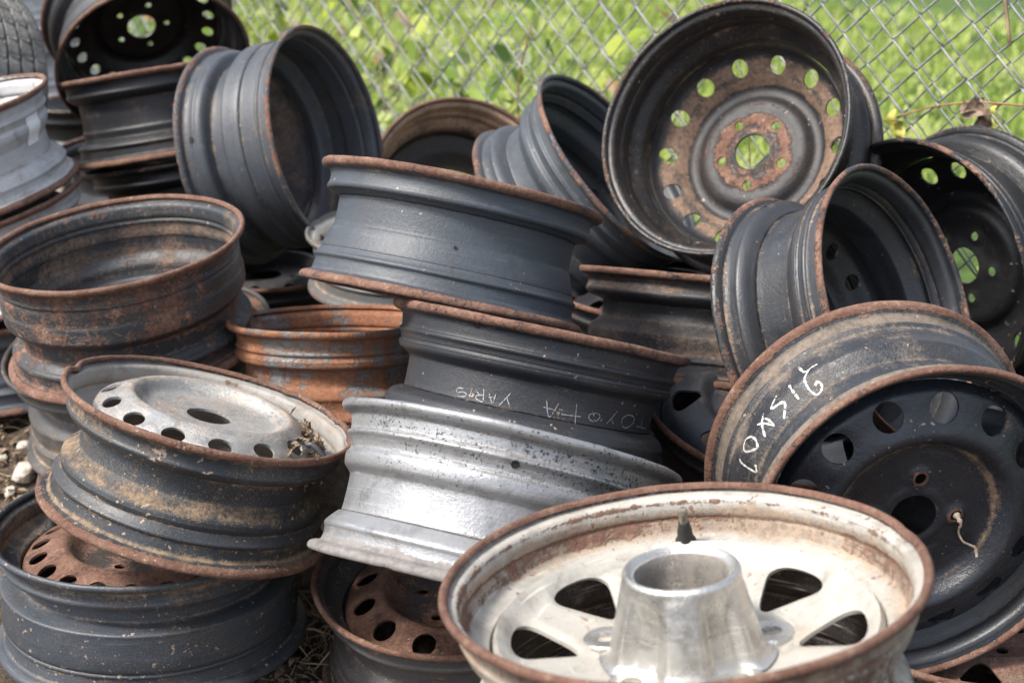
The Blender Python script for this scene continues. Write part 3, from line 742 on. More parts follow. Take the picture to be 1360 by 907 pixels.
def crumple(name, c, size, seed, mat, n=3):
    rn = random.Random(seed); V = []; F = []
    for k in range(n):
        o = Vector(c)+Vector([rn.uniform(-1, 1) for _ in range(3)])*size*.55
        a = Vector([rn.gauss(0, 1) for _ in range(3)]).normalized(); b = a.cross(Vector([rn.gauss(0, 1) for _ in range(3)])).normalized(); nn = a.cross(b)
        base = len(V); N = 5
        for i in range(N+1):
            for j in range(N+1):
                u, v = i/N-.5, j/N-.5; wv = 1.15-2.0*abs(u)**1.4
                V.append(tuple(o+size*(a*u*1.5+b*v*wv*.9+nn*(.22*math.sin(u*7+k)+.25*abs(v)*1.6+rn.uniform(-.05, .05)))))
        for i in range(N):
            for j in range(N): F.append((base+i*(N+1)+j, base+i*(N+1)+j+1, base+(i+1)*(N+1)+j+1, base+(i+1)*(N+1)+j))
    return mesh_obj(name, V, F, mat)
bl = NT('dead_leaf'); blm = bl.out(bl.ramp(bl.noise(bl.vec(), 70, 4), [(.3, (.07, .045, .03)), (.5, (.18, .12, .08)), (.7, (.36, .28, .20))]), .8)
yl = NT('yellow_leaf'); ylm = yl.out(yl.ramp(yl.noise(yl.vec(), 60, 4), [(.35, (.30, .30, .05)), (.65, (.52, .46, .10))]), .6)
tag(crumple('dead_leaf', on_fence(1297, 146, -.02), .034, 3, blm), 'crumpled brown dead leaf caught on the vine at the right of the fence', 'leaf')
tag(crumple('yellow_leaf', on_fence(1313, 154, -.022), .026, 6, ylm, 1), 'yellowing green leaf hanging beside the crumpled brown one', 'leaf')
tag(crumple('yellow_leaf', on_fence(1194, 166, -.02), .022, 9, ylm, 2), 'small yellow leaf at the left end of the brown vine', 'leaf')
ys = NT('green_stem'); ysm = ys.out((.34, .33, .10), .6)
for i, (lab, pp) in enumerate([('pale yellow vine stem climbing the fence above the grey barrel lying on its side', [(455, -10), (472, 15), (490, 45), (505, 90), (512, 150)]),
                               ('orange tinted stem winding up the fence left of the broad weeds', [(500, -5), (508, 25), (525, 60), (540, 70)]),
                               ('thin brown stem rising behind the folded rusty flange at centre', [(690, 170), (688, 120), (694, 80), (704, 40)])]):
    V, F = tube(catmull([tuple(on_fence(u, v, .02)) for u, v in pp], 4), .0022, 5); tag(mesh_obj('climbing_stem', V, F, [ysm, stem_m, stem_m][i]), lab, 'vine')

rs = np.random.default_rng(77); parts = []
for k in range(26):
    x = rs.uniform(-1.5, .75); z0 = rs.uniform(0, .3); L = rs.uniform(.25, .6); a = rs.normal()*.25; c = rs.normal()*.12; y0 = fence_y(x)+rs.uniform(-.02, .10)
    P = [(x+L*t*math.sin(a)+c*t*t, y0-L*t*math.sin(a)+.05*math.sin(3*t+k), z0+L*t*(1-.12*t)) for t in np.linspace(0, 1, 7)]
    parts.append(tube(P, rs.uniform(.0009, .0019), 4, [1, 1, .9, .8, .7, .5, .3]))
V, F = merge(parts); tag(mesh_obj('dead_stems', V, F, straw_m), 'thin dead grass stems tangled in the fence wire behind the pile', 'stems', kind='stuff')

# ------------------------------------------------------------------ steels
M = {}
def mk(k, *a, **kw): M[k] = steel(k, *a, **kw)
DK = (.020, .023, .028)
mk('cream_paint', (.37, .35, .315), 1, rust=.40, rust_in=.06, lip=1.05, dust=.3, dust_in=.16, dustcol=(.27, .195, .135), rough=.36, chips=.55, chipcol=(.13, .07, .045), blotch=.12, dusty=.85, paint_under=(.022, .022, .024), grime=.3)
mk('cream_disc', (.37, .355, .32), 2, rust_in=-.12, lip=.5, dust_in=.1, dustcol=(.33, .25, .18), rough=.38, chips=.38, chipcol=(.22, .12, .075), blotch=.12, grime=.3, ramp=RUST_ORANGE, dusty=.6)
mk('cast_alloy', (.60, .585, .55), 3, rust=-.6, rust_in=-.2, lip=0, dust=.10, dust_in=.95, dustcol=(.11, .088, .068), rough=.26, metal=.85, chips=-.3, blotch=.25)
mk('gloss_black', (.026, .030, .037), 4, rust=.0, rust_in=-.1, lip=.95, dust=.30, dust_in=.02, rough=.28, chips=.25, dusty=.6, grit=.25, dustcol=(.20, .155, .115))
mk('gloss_black_disc', (.016, .020, .028), 5, rust_in=-.16, lip=1.3, dust_in=-.02, rough=.24, chips=.25, grit=.08, grime=.2)
mk('worn_black', (.030, .033, .038), 6, grit=.12, rust=-.05, rust_in=.0, lip=.72, dust=.0, dust_in=.0, rough=.30, chips=.12)
mk('pitch_black', (.009, .010, .012), 7, grit=.1, grime=.2, rust=-.05, rust_in=-.05, lip=.5, dust=-.1, dust_in=-.08, rough=.33, chips=.22, dustcol=(.15, .12, .09))
mk('black_mud', (.008, .009, .011), 8, rust=-.05, rust_in=-.08, lip=.5, dust=.0, dust_in=.08, rough=.34, chips=.25)
mk('black_mud_disc', (.011, .012, .015), 9, rust_in=-.15, lip=.9, dust_in=.0, rough=.5, chips=.3, dustcol=(.17, .108, .074), dusty=.9)
mk('slate_blue', (.044, .054, .067), 10, rust=-.2, rust_in=-.1, lip=1.1, dust=-.25, dust_in=.1, rough=.44, chips=.20, blotch=.35, grit=.16, grime=.22)
mk('slate_grey', (.044, .053, .064), 11, rust=-.2, rust_in=-.1, lip=.8, dust=-.15, dust_in=.05, rough=.42, chips=.2, blotch=.6, grit=.18)
mk('charcoal', (.018, .021, .027), 12, rust=-.2, rust_in=-.1, lip=1.1, dust=-.22, dust_in=.1, rough=.45, chips=.32, blotch=.45, grit=.14, grime=.25)
mk('silver', (.31, .315, .325), 13, rust=-.45, rust_in=-.2, lip=.10, dust=-.22, dust_in=.2, rough=.30, metal=.55, chips=-.1, blotch=.18, speck=(.035, .04, .05), dustcol=(.15, .13, .115))
mk('dusty_black', (.024, .030, .038), 14, paint_in=(.32, .31, .295), rust=-.08, rust_in=.05, lip=1.1, dust=.12, dust_in=.2, rough=.42, chips=.5, dustcol=(.24, .165, .10))
mk('dusty_black_disc', (.37, .37, .36), 15, rust_in=-.04, lip=.6, dust_in=.38, rough=.22, chips=.2, metal=.45, dustcol=(.30, .22, .16), blotch=.6)
mk('grey_spattered', (.040, .048, .060), 16, rust=-.1, rust_in=.0, lip=.32, dust=.05, dust_in=.3, rough=.42, chips=.5, blotch=.6, dustcol=(.25, .18, .12))
mk('rusty_disc', (.05, .045, .045), 17, rust_in=.55, lip=.5, dust_in=.1, rough=.5, chips=.3)
mk('rusty_grey', (.050, .050, .050), 18, rust=.12, rust_in=.12, lip=1.0, dust=.1, dust_in=.1, rough=.5, chips=.35)
mk('deep_rusty', (.030, .036, .043), 19, rust=.40, rust_in=.27, lip=1.1, dust=.12, dust_in=.36, rough=.42, chips=.3, dustcol=(.24, .16, .11))
mk('grey_brown', (.055, .056, .058), 20, rust=.05, rust_in=.6, lip=.3, dust=.22, dust_in=.4, rough=.45, chips=.2)
mk('silver_grey', (.44, .445, .45), 21, rust=-.4, rust_in=.1, lip=1.5, dust=-.1, dust_in=.3, rough=.38, metal=.0, chips=-.1, blotch=.3)
mk('old_black', (.028, .032, .038), 22, rust=.0, rust_in=.22, lip=.9, dust=.1, dust_in=.2, rough=.42, chips=.1, dustcol=(.16, .11, .08))
mk('brown_black_disc', (.018, .014, .012), 23, rust_in=.06, lip=.4, dust_in=.05, rough=.4, chips=.1, dustcol=(.12, .075, .05))
mk('matt_black', (.012, .014, .018), 24, rust=-.1, rust_in=.0, lip=1.3, dust=.0, dust_in=.1, rough=.42, chips=.05, dustcol=(.16, .11, .08))
mk('grey_barrel', (.042, .050, .062), 25, rust=-.15, rust_in=-.05, lip=.8, dust=.0, dust_in=.15, rough=.40, chips=.1, blotch=.55, dustcol=(.20, .14, .09))
mk('orange_rust', (.15, .155, .16), 26, rust=.57, rust_in=.62, lip=.10, dust=.30, dust_in=.2, rough=.5, chips=.2, ramp=RUST_OCHRE, dustcol=(.32, .27, .23), dusty=.6)
mk('brown_dusty', (.022, .024, .028), 27, rust=.0, rust_in=.1, lip=1.0, dust=.18, dust_in=.2, rough=.45, chips=.1, dustcol=(.17, .115, .085))
mk('tan_rust', (.045, .045, .048), 28, rust=.2, rust_in=.12, lip=1.1, dust=.2, dust_in=.75, rough=.5, chips=.1, dustcol=(.42, .28, .19), dusty=.9)
mk('off_white', (.10, .105, .11), 29, paint_in=(.60, .57, .50), rust=-.2, rust_in=-.2, lip=.45, dust=.3, dust_in=.0, rough=.4, chips=.1, blotch=.1, ramp=RUST_ORANGE)

def D(prof, nv, vr, vs, nl=5, vph=0, lph=0, **k):
    d = dict(prof=prof, vents=nv, vr=vr, vs=vs, lugs=nl, vph=vph, lph=lph); d.update(k); return d

# ---- front: cream wheel with a fluted hub cap
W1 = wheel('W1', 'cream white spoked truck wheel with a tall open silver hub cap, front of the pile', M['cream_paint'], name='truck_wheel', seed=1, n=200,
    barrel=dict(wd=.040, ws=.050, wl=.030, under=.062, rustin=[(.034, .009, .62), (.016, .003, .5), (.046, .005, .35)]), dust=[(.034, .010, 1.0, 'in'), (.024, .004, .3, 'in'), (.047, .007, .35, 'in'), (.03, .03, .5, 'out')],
    disc=D('spoke', 8, .134, (.031, .024), 5, vph=-7, lph=10, vkind='trap', lugholes=False, bore=.050, ribs=-.002, vlip=.004, t=.004,
           dustr=[(.181, .006, .35), (.10, .02, .15)], rustr=[(.1, .01, .1)]), discmat=M['cream_disc'])
w1 = POSE['W1']['w']/2
valve(W1, (.1835*math.cos(rad(83)), .1835*math.sin(rad(83)), w1-.052), (-.05, -.32, 1), s=1.25)
cap = bpy.data.objects.new('hub_cap', None); C.objects.link(cap); cap.parent = W1
def cap_mesh():
    n = 180; th = np.arange(n)*2*PI/n
    levels = [(.0830, .0668), (.0775, .0655), (.0730, .0615), (.0700, .053), (.0660, .040), (.0622, .028), (.0585, .016), (.0555, .007), (.0548, .0035), (.0545, .0015), (.0530, -.0002), (.0505, -.0010), (.0485, 0), (.0468, .0025), (.0455, .0035), (.0440, .0038), (.0432, .0060), (.0430, .012), (.0445, .035), (.0455, .066)]
    V = []
    for i, (r0, d) in enumerate(levels):
        f = np.clip(.5+.9*np.cos(5*(th-rad(10)))-.10, 0, 1)
        f = f*f*(3-2*f)
        amt = .0120*np.clip((d-.006)/.020, 0, 1) if i < 9 else (.004 if i > 17 else 0)
        r_ = r0-amt*f
        V.append(np.stack([r_*np.cos(th), r_*np.sin(th), w1-d*1.22+0*th], 1))
    m = len(levels); i = np.arange(m-1)[:, None]; j = np.arange(n)[None]
    F = np.stack([i*n+j, i*n+(j+1) % n, (i+1)*n+(j+1) % n, (i+1)*n+j], -1).reshape(-1, 4)
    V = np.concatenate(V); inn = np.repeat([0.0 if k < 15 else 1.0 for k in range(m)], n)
    return mesh_obj('cap_body', V, F, M['cast_alloy'], cap, sharp=50, attrs={'inn': inn, 'lip': np.zeros(len(V)), 'dust': np.zeros(len(V))})
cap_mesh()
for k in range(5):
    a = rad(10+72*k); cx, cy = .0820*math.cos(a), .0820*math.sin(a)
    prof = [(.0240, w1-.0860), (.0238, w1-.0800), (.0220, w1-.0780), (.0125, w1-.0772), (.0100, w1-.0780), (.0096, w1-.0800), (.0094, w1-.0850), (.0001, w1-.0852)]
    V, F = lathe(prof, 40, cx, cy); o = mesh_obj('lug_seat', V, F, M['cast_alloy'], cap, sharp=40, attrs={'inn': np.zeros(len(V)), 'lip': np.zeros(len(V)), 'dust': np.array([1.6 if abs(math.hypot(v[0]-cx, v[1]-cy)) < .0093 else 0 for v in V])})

# ---- right: black wheel with big round openings
W2 = wheel('W2', 'large glossy black wheel with big round vents and white paint marks, leaning upright at right', M['gloss_black'], name='steel_wheel', seed=2, n=200,
    barrel=dict(wd=.036, wl=.040, ib=.020), dust=[(.030, .020, .85, 'out'), (.168, .009, .8, 'out')],
    disc=D('bowl', 14, .142, (.0170, .0180), 4, vph=84, lph=88, lr=.053, ls=.0075, bore=.029, boss=(.006, .012), lugrust=.95, vlip=.0015, dustr=[(.099, .004, .7), (.155, .01, .25)], rustr=[(.030, .004, .5), (.100, .003, .25)]), discmat=M['gloss_black_disc'])
valve(W2, (.1795*math.cos(rad(-96)), .1795*math.sin(rad(-96)), POSE['W2']['w']/2-.046), (.1, .25, 1), s=1.1)
wp = NT('white_paint'); white_paint = wp.out(wp.ramp(wp.noise(wp.vec(), 300, 3), [(.35, (.26, .26, .25)), (.6, (.55, .55, .53))]), .5)
on_barrel('W2', STROKES['W2'], .0025, white_paint, 'paint_marks', .0007, .03)
root_m = NT('dry_root'); rt_m = root_m.out(root_m.ramp(root_m.noise(root_m.vec(), 120, 3), [(.3, (.30, .22, .15)), (.7, (.58, .49, .38))]), .8)
mw = W2.matrix_world; z2 = POSE['W2']['w']/2
pp = [(.053, .000, -.036), (.055, -.004, -.027), (.057, -.010, -.0235), (.058, -.020, -.0285), (.060, -.028, -.030), (.066, -.038, -.0285), (.075, -.044, -.030), (.083, -.049, -.030), (.086, -.058, -.028), (.087, -.070, -.0255)]
V, F = tube(catmull([tuple(mw @ Vector((a, b, z2+c))) for a, b, c in pp], 4), .0016, 7, None)
Vn = []; rn = random.Random(4)
tp = [.8, 1.2, 2.1, 1.6, .9, 1.5, 1.2, .7, .6, .6, .7, .6, .5, .5, .5, .6, .5, .6, .6, .5, .6, .7, .6, .7, .6, .8, .7, .9, .7, .9, 1.0, .8, 1.0, 1.1, .9, .8, .7]
V, F = tube(catmull([tuple(mw @ Vector((a, b, z2+c))) for a, b, c in pp], 4), .0024, 7, tp)
tag(mesh_obj('dry_root', V, F, rt_m), 'pale dried root dangling from a rusty lug hole of the black wheel at right', 'root')

wheel('W3', 'black barrel on its side with a worn grey left half, below the far right wheel', M['worn_black'], face='B', seed=3,
    barrel=dict(wd=.036, wl=.045, ib=.018, ledge=.003), disc=D('deep', 14, .141, (.012, .012), 4, vph=10, lph=30), discmat=M['pitch_black'])
wheel('W4', 'black wheel with round holes leaning at the far right edge against the fence', M['pitch_black'], face='B', seed=4, n=180,
    barrel=dict(wd=.038, ib=.020, ledge=.003), disc=D('deep', 16, .141, (.0145, .0145), 5, vph=-123, lph=-5, lr=.054, ls=.0075, bore=.029, boss=(-.003, .012), lugrust=.1), discmat=M['pitch_black'])
wheel('W5', 'big black wheel with tan mud round its ring of holes, topmost at right', M['black_mud'], face='B', seed=5, n=200,
    barrel=dict(wd=.036, ib=.019), dust=[(.06, .008, .55, 'in'), (.05, .006, .5, 'in')],
    disc=D('deep', 14, .1415, (.0145, .0145), 5, vph=-69, lph=-41.6, lr=.0565, ls=.0085, bore=.030, pads=.0025, boss=(0, .01), lugrust=.25, vlip=-.001,
           dustr=[(.127, .006, 1.3), (.152, .010, 1.05), (.1415, .01, .6)], rustr=[(.057, .017, 1.15), (.036, .004, .6), (.084, .003, .6)]), discmat=M['black_mud_disc'])
wheel('W6', 'faded blue grey wheel tipped on its side, wedged left of the big muddy wheel', M['slate_grey'], face='B', seed=6,
    barrel=dict(wd=.036, ib=.018, ledge=.004), disc=D('deep', 12, .14, (.012, .012), 5), discmat=M['pitch_black'])
wheel('W7', 'rust rimmed wheel facing up behind the centre of the pile, close to the fence', M['tan_rust'], face='B', seed=7, dust=[(.205-.055, .014, .5, 'in'), (.12, .02, .5, 'in')],
    disc=D('hole', 0, .135, (.010, .010), 0, bore=.085), discmat=M['brown_black_disc'])
wheel('W8', 'smooth slate blue wheel with rusty lips lying flat at the centre of the pile', M['slate_blue'], face='A', seed=8, n=180,
    barrel=dict(ws=.037, wl=.036, wd=.033, ramp=.050, ib=.0215), disc=D('bowl', 14, .14, (.012, .012), 5), discmat=M['slate_blue'])
wheel('W9', 'charcoal wheel with scratched handwriting, lying between the slate blue and the silver wheel', M['charcoal'], face='B', seed=9, n=180,
    barrel=dict(ws=.045, wl=.034, wd=.036, ramp=.016, ib=.018, ledge=.003), disc=D('bowl', 14, .14, (.012, .012), 5), discmat=M['charcoal'])
sc = NT('scratched_metal'); scr = sc.out((.30, .31, .32), .5, .2)
on_barrel('W9', STROKES['W9'][:8], .0011, scr, 'scratched_writing', .0005, .10, step=.0012)
on_barrel('W9', STROKES['W9'][8:], .0010, scr, 'scratched_writing', .0006, .10, step=.0012)
wheel('W10', 'bright silver wheel with dark peeling specks, resting tilted behind the cream one', M['silver'], face='B', seed=10, n=200,
    barrel=dict(ws=.044, wl=.040, wd=.030, ramp=.014, ib=.019, ledge=.0035, cav=1.0), dust=[(w_b, .014, 1.7, 'out') for w_b in (.006,)], disc=D('bowl', 12, .14, (.014, .012), 5), discmat=M['silver'])

hole_m = NT('hole_shadow').out((.012, .010, .009), .8)  # dark discs on the uncut barrel, painted as the shade inside a hole
for k_ in ('W8', 'W9', 'W10'): spots(k_, STROKES['spots'][k_][:1], .0042 if k_ != 'W8' else .0022, hole_m, 'painted_valve_hole' if k_ != 'W8' else 'painted_pin_hole')

# ---- left
W11 = wheel('W11', 'dusty dark tilted wheel at lower left with slotted grey disc and dead leaves inside', M['dusty_black'], face='A', seed=11, n=200,
    barrel=dict(wd=.040, ws=.043, wl=.026, ramp=.020, ib=.021, ledge=.002, dents=[(176, 5, .004), (8, 4, .002)]), dust=[(.093, .009, .62, 'out'), (.150, .012, .40, 'out'), (.01, .02, .2, 'in')],
    disc=D('flush', 14, .1440, (.0105, .0155), 5, vph=-98, lph=60, lugholes=False, bore=.030, vlip=.0012, dustr=[(.118, .005, .35), (.06, .03, .3), (.106, .004, .5)]), discmat=M['dusty_black_disc'])
V, F = tube([(.1360, -.042, .074), (.1445, -.042, .0765), (.154, -.042, .072), (.164, -.042, .064), (.169, -.042, .060)], .0026, 8, [1.2, 1.5, 1.5, 1.5, 1.2])
mesh_obj('balance_weight', V, F, M['grey_barrel'], W11, attrs={'inn': np.zeros(len(V)), 'lip': np.zeros(len(V)), 'dust': np.zeros(len(V))})
W12 = wheel('W12', 'grey spattered wheel flat on the ground at bottom left with a rusty holed disc', M['grey_spattered'], face='A', seed=12, n=200,
    barrel=dict(wd=.040, ws=.040, wl=.014, ramp=.012, ib=.013), dust=[(.014, .008, .6, 'out'), (.03, .02, .5, 'in')],
    disc=D('low', 20, .1440, (.0125, .0140), 5, vph=-122, lph=20, bore=.030, vlip=.001, rustr=[(.13, .03, .4)]), discmat=M['rusty_disc'])
valve(W12, (.176*math.cos(rad(157)), .176*math.sin(rad(157)), POSE['W12']['w']/2-.050), (.15, .10, 1), s=1.25)
wheel('W13', 'brown rusty wheel with round holes, flat on the ground under the silver wheel', M['rusty_grey'], face='A', seed=13, n=180,
    barrel=dict(wd=.038), disc=D('low', 13, .138, (.0158, .0165), 5, vph=-164, lph=20, bore=.03, vlip=.001, rustr=[(.13, .04, .4)]), discmat=M['rusty_disc'])
wheel('W14', 'deep rust streaked drum shaped wheel sitting open end up at the left', M['deep_rusty'], face='B', seed=14, n=180,
    barrel=dict(wd=.032, ws=.040, wl=.022, ramp=.02, ib=.014, ledge=.002), dust=[(.13, .010, .5, 'in'), (.10, .006, .4, 'in')], disc=D('hole', 0, .13, (.010, .010), 0, bore=.085), discmat=M['old_black'])
wheel('W15', 'wheel with a rusty dished top that carries the deep drum shaped one at left', M['grey_brown'], face='A', seed=15, n=160,
    barrel=dict(wd=.048, ws=.036), dust=[(.03, .02, .4, 'in')], disc=D('cone', 10, .13, (.010, .010), 5), discmat=M['rusty_disc'])
wheel('W19', 'dark wheel at the very bottom of the stack holding the drum shaped one', M['grey_brown'], face='A', seed=19, n=96, disc=D('cone', 10, .13, (.010, .010), 5), discmat=M['old_black'])
W17 = wheel('W17', 'light grey wheel with a blank white sticker, top of the stack at the left edge', M['silver_grey'], face='B', seed=17,
    barrel=dict(wd=.034, ib=.020, ledge=.002, wl=.03, ws=.046), dust=[], disc=D('deep', 12, .14, (.012, .012), 5), discmat=M['rusty_grey'])
st = NT('sticker'); stm = st.out((.86, .87, .86), .45)
root, cl, R_, w_, face_ = BARREL['W17']
dz = w_/2-cl[:, 0]; od = np.argsort(dz); V = []; F = []
a0, a1, zA, zB = -.31, -.09, -.004, .046
for i in range(9):
    for j in range(9):
        th = a0+(a1-a0)*i/8; z = zA+(zB-zA)*j/8
        r_ = np.interp(-z, dz[od], cl[od, 1])+.0022; V.append((r_*math.cos(-th), r_*math.sin(-th), -z))
for i in range(8):
    for j in range(8): F.append((i*9+j, i*9+j+1, (i+1)*9+j+1, (i+1)*9+j))
mesh_obj('sticker', V, F, stm, W17)
wheel('W18', 'grey wheel with a yellowed edge directly under the stickered one', M['silver_grey'], face='A', seed=18, n=120, disc=D('bowl', 12, .14, (.012, .012), 5), discmat=M['rusty_grey'])
wheel('W16', 'dull grey wheel on the soil at the foot of the left edge stack', M['grey_barrel'], face='A', seed=16, n=120, disc=D('bowl', 12, .14, (.012, .012), 5), discmat=M['old_black'])
wheel('W20', 'black wheel standing on edge at top left, its brown inside holed and facing out', M['old_black'], face='B', seed=20, n=180,
    barrel=dict(wd=.036, ib=.019), disc=D('deep', 20, .1415, (.0115, .0115), 5, vph=-177, lph=-62.7, lr=.055, ls=.0065, bore=.030, lugrust=.2), discmat=M['brown_black_disc'])
wheel('W21', 'black wheel with rusty lips lying flat in front of the standing one at top left', M['matt_black'], face='A', seed=21,
    barrel=dict(wd=.034, ib=.030, ws=.042, wl=.05, ramp=.02), dust=[(.07, .008, .6, 'out')], disc=D('bowl', 12, .14, (.012, .012), 5), discmat=M['matt_black'])
wheel('W22', 'black wheel half lost in shadow below the flat rusty lipped one at top left', M['pitch_black'], face='A', seed=22, n=96, disc=D('bowl', 12, .14, (.012, .012), 5), discmat=M['pitch_black'])
wheel('W23', 'dark grey blue barrel on its side, open end to the right, left of centre', M['grey_barrel'], face='B', seed=23, n=200,
    barrel=dict(wd=.040, ws=.048, wl=.018, ramp=.02, ib=.016, ledge=.004), dust=[(.19, .02, .2, 'in'), (.045, .012, .3, 'out')],
    disc=D('deep', 0, .142, (.013, .013), 4, bore=.036, dustr=[(.12, .05, .6)]), discmat=M['brown_dusty'])
wheel('W25', 'orange rusted wheel lying flat between the drum shaped and charcoal ones', M['orange_rust'], face='B', seed=25, n=180,
    barrel=dict(wd=.030, ib=.014, ws=.040, wl=.02), disc=D('deep', 10, .12, (.010, .010), 4, bore=.04), discmat=M['orange_rust'])
wheel('W24', 'small off white wheel peeping out behind the left end of the slate blue one', M['off_white'], face='A', seed=24, n=120, disc=D('bowl', 10, .12, (.010, .010), 4), discmat=M['off_white'])
wheel('W26', 'black wheel lying flat in the gap below the dark grey blue barrel', M['matt_black'], face='A', seed=26, n=120, disc=D('bowl', 12, .14, (.012, .012), 5), discmat=M['matt_black'])
wheel('W27', 'brown dusted wheel lying flat under the big muddy one, right of centre', M['brown_dusty'], face='A', seed=27, n=160,
    barrel=dict(wd=.042, ws=.042, wl=.02, ramp=.022, ib=.022), dust=[(.10, .02, .5, 'out'), (.03, .01, .4, 'out')], disc=D('bowl', 12, .14, (.012, .012), 5), discmat=M['matt_black'])
wheel('W28', 'dark wheel with a raised grey hub half hidden under the brown dusted one', M['matt_black'], face='A', seed=28, n=140,
    disc=D('flush', 8, .135, (.020, .020), 5, vkind='trap', bore=.03), discmat=M['grey_barrel'])
wheel('W29', 'brown grey wheel lying in the soil at the bottom right corner', M['rusty_grey'], face='A', seed=29, n=140,
    dust=[(.03, .03, .9, 'in')], disc=D('bowl', 8, .138, (.016, .020), 5, vkind='trap', vph=-60, bore=.03, dustr=[(.14, .05, .5)]), discmat=M['grey_brown'])
wheel('W39', 'dark wheel on the soil behind the lower half of the glossy black one', M['old_black'], face='A', seed=39, n=96, disc=D('bowl', 12, .14, (.012, .012), 5), discmat=M['old_black'])
wheel('W31', 'shadowed black wheel deep in the gap right of the slate blue one', M['brown_dusty'], face='A', seed=31, n=96, disc=D('bowl', 12, .14, (.012, .012), 5), discmat=M['matt_black'])
wheel('W32', 'brown lipped wheel deep in the gap behind the dusty tilted one and the silver one', M['rusty_grey'], face='A', seed=32, n=96, disc=D('bowl', 12, .13, (.012, .012), 5), discmat=M['rusty_disc'])
wheel('W33', 'rusty lipped wheel in the shadow between the stickered stack and the flat black one', M['old_black'], face='A', seed=33, n=96, disc=D('bowl', 12, .14, (.012, .012), 5), discmat=M['old_black'])
wheel('W36', 'filler black wheel added to darken the foot of the gap beside the stickered stack', M['pitch_black'], face='A', seed=36, n=96, disc=D('bowl', 12, .14, (.012, .012), 5), discmat=M['pitch_black'])  # added filler wheel that keeps this gap dark
wheel('W37', 'filler wheel painted black as deep shadow behind the standing one at top left', M['pitch_black'], face='A', seed=37, n=96, disc=D('bowl', 12, .14, (.012, .012), 5), discmat=M['pitch_black'])  # added filler; its black colour stands for the shadow in the gap
wheel('W38', 'lower filler wheel painted black as shadow in the gap beside the stickered stack', M['pitch_black'], face='A', seed=38, n=96, disc=D('bowl', 12, .14, (.012, .012), 5), discmat=M['pitch_black'])  # second added filler, coloured black for the same gap shadow
wheel('W34', 'grey wheel with a rusty lip far back beside the tyre at top left', M['silver_grey'], face='A', seed=34, n=96, disc=D('bowl', 12, .14, (.012, .012), 5), discmat=M['old_black'])
wheel('W35', 'pale grey wheel on top of the rusty lipped one far back at top left', M['silver_grey'], face='A', seed=35, n=96, disc=D('bowl', 12, .14, (.012, .012), 5), discmat=M['silver_grey'])

for k_ in ('W23', 'W3'): spots(k_, STROKES['spots'][k_], .0052, hole_m)
# dead leaves caught in the tilted wheel
rn = random.Random(21); V = []; F = []; mw = W11.matrix_world
for k in range(150):
    a = rad(rn.gauss(4, 16)); r_ = rn.uniform(.126, .172); z = POSE['W11']['w']/2-.012-.9*max(0, r_-.135)+rn.uniform(-.004, .009)-(.010 if r_ > .165 else 0)
    o = Vector((r_*math.cos(a), r_*math.sin(a), z)); u = Vector([rn.gauss(0, 1) for _ in range(3)]).normalized(); v = u.cross(Vector([rn.gauss(0, 1) for _ in range(3)])).normalized(); nn = u.cross(v)
    L = rn.uniform(.005, .020); Wd = L*rn.uniform(.35, .8); b = len(V)
    for (p, q, h) in [(-1, 0, 0), (0, -1, .3), (1, 0, .2), (0, 1, .35)]: V.append(tuple(mw @ (o+u*p*L/2+v*q*Wd/2+nn*h*Wd)))
    F += [(b, b+1, b+2), (b, b+2, b+3)]
tag(mesh_obj('dead_leaves', V, F, blm, smooth=False), 'shreds of brown dead leaf heaped inside the right edge of the dusty tilted wheel', 'leaves', kind='stuff')

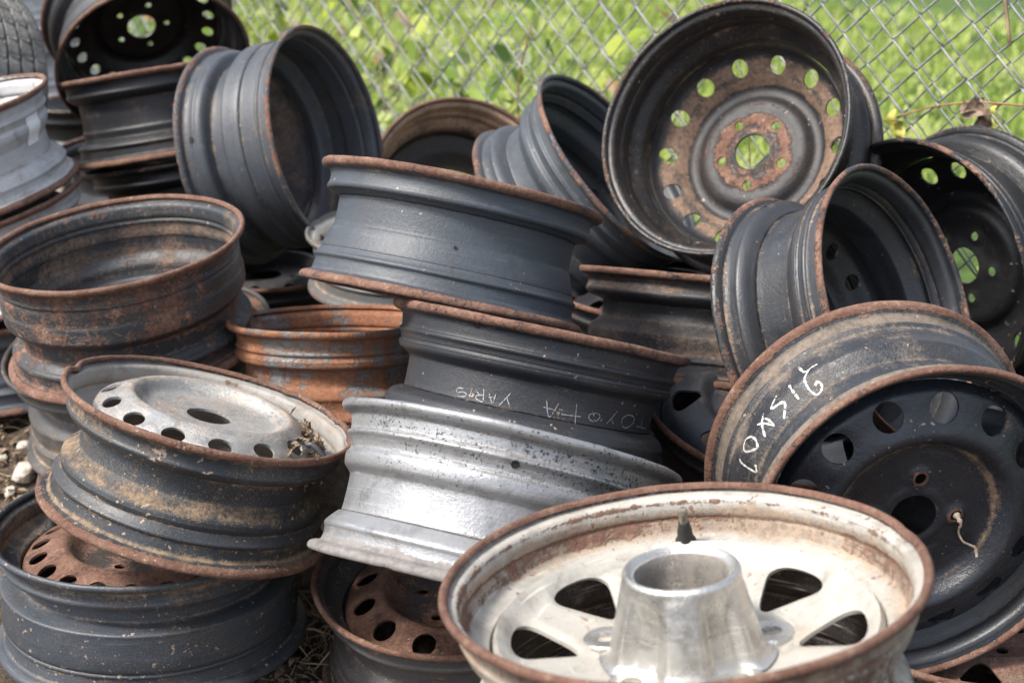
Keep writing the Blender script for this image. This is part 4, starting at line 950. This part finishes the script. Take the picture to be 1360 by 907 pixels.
V = []; F = []
for k in range(260):
    x, y = [ground_at(rn.uniform(-20, 60), rn.uniform(560, 680)), ground_at(rn.uniform(360, 450), rn.uniform(800, 905)), ground_at(rn.uniform(1290, 1360), rn.uniform(840, 905))][rn.choice([0, 0, 1, 1, 2])]
    o = Vector((x, y, hgt(x, y)+rn.uniform(.002, .010))); u = Vector((rn.gauss(0, 1), rn.gauss(0, 1), rn.gauss(0, .3))).normalized(); v = Vector((0, 0, 1)).cross(u).normalized(); nn = u.cross(v)
    L = rn.uniform(.006, .024); Wd = L*rn.uniform(.3, .8); b = len(V)
    for (p, q, h) in [(-1, 0, 0), (0, -1, .35), (1, 0, .25), (0, 1, .3)]: V.append(tuple(o+u*p*L/2+v*q*Wd/2+nn*h*Wd))
    F += [(b, b+1, b+2), (b, b+2, b+3)]
tag(mesh_obj('leaf_litter', V, F, blm, smooth=False), 'broken brown leaf litter strewn over the soil between the lowest wheels', 'leaf litter', kind='stuff')

# ---- the tyre at the left edge
ty = NT('tyre_rubber'); tv = ty.vec(); tyre_m = ty.out(ty.ramp(ty.noise(tv, 30, 6), [(.3, (.09, .087, .08)), (.6, (.20, .195, .18)), (.8, (.27, .255, .23))]), .75, 0, ty.bump(ty.noise(tv, 200, 3), .002))
TP = {'c': [-1.2523, 2.8399, 0.6197], 'a': [-0.6178, -0.6894, 0.3782]}
troot = bpy.data.objects.new('tyre', None); C.objects.link(troot); troot.matrix_world = frame(TP['c'], TP['a'], .19, 'A')
tag(troot, 'worn grey car tyre with grooved tread leaning at the top left corner', 'tyre')
def tyre():
    R, w, n = .300, .190, 360
    P = [(-.070, .200), (-.082, .206), (-.092, .222), (-.096, .245), (-.092, .268), (-.084, .284), (-.078, .2925)]
    tread = [(-.070, .2965), (-.050, .2990), (-.047, .2990), (-.046, .2910), (-.041, .2910), (-.040, .2997), (-.020, .3000), (-.0175, .3000), (-.0165, .2915), (-.0115, .2915), (-.0105, .3003)]
    full = P+tread+[(-a, b) for a, b in (P+tread)[::-1]]
    full += [(.060, .203), (.075, .225), (.078, .26), (.065, .283), (0, .289), (-.065, .283), (-.078, .26), (-.075, .225), (-.060, .203)]
    full = np.array(full); m = len(full); th = np.arange(n)*2*PI/n; V = []
    k = np.arange(n)
    for (z, r_) in full:
        tr = r_ > .2962
        ph = (k+int(z*300)) % 8
        cut = np.where(ph < 1, .0040, 0)*(1.0 if tr else 0)
        rr = r_-cut; zz = z+0*rr
        V.append(np.stack([rr*np.cos(th), rr*np.sin(th), zz], 1))
    V = np.concatenate(V); i = np.arange(m)[:, None]; j = np.arange(n)[None]
    F = np.stack([i*n+j, ((i+1) % m)*n+j, ((i+1) % m)*n+(j+1) % n, i*n+(j+1) % n], -1).reshape(-1, 4)
    mesh_obj('tread', V, F, tyre_m, troot, sharp=30)
tyre()
bpy.context.view_layer.update()
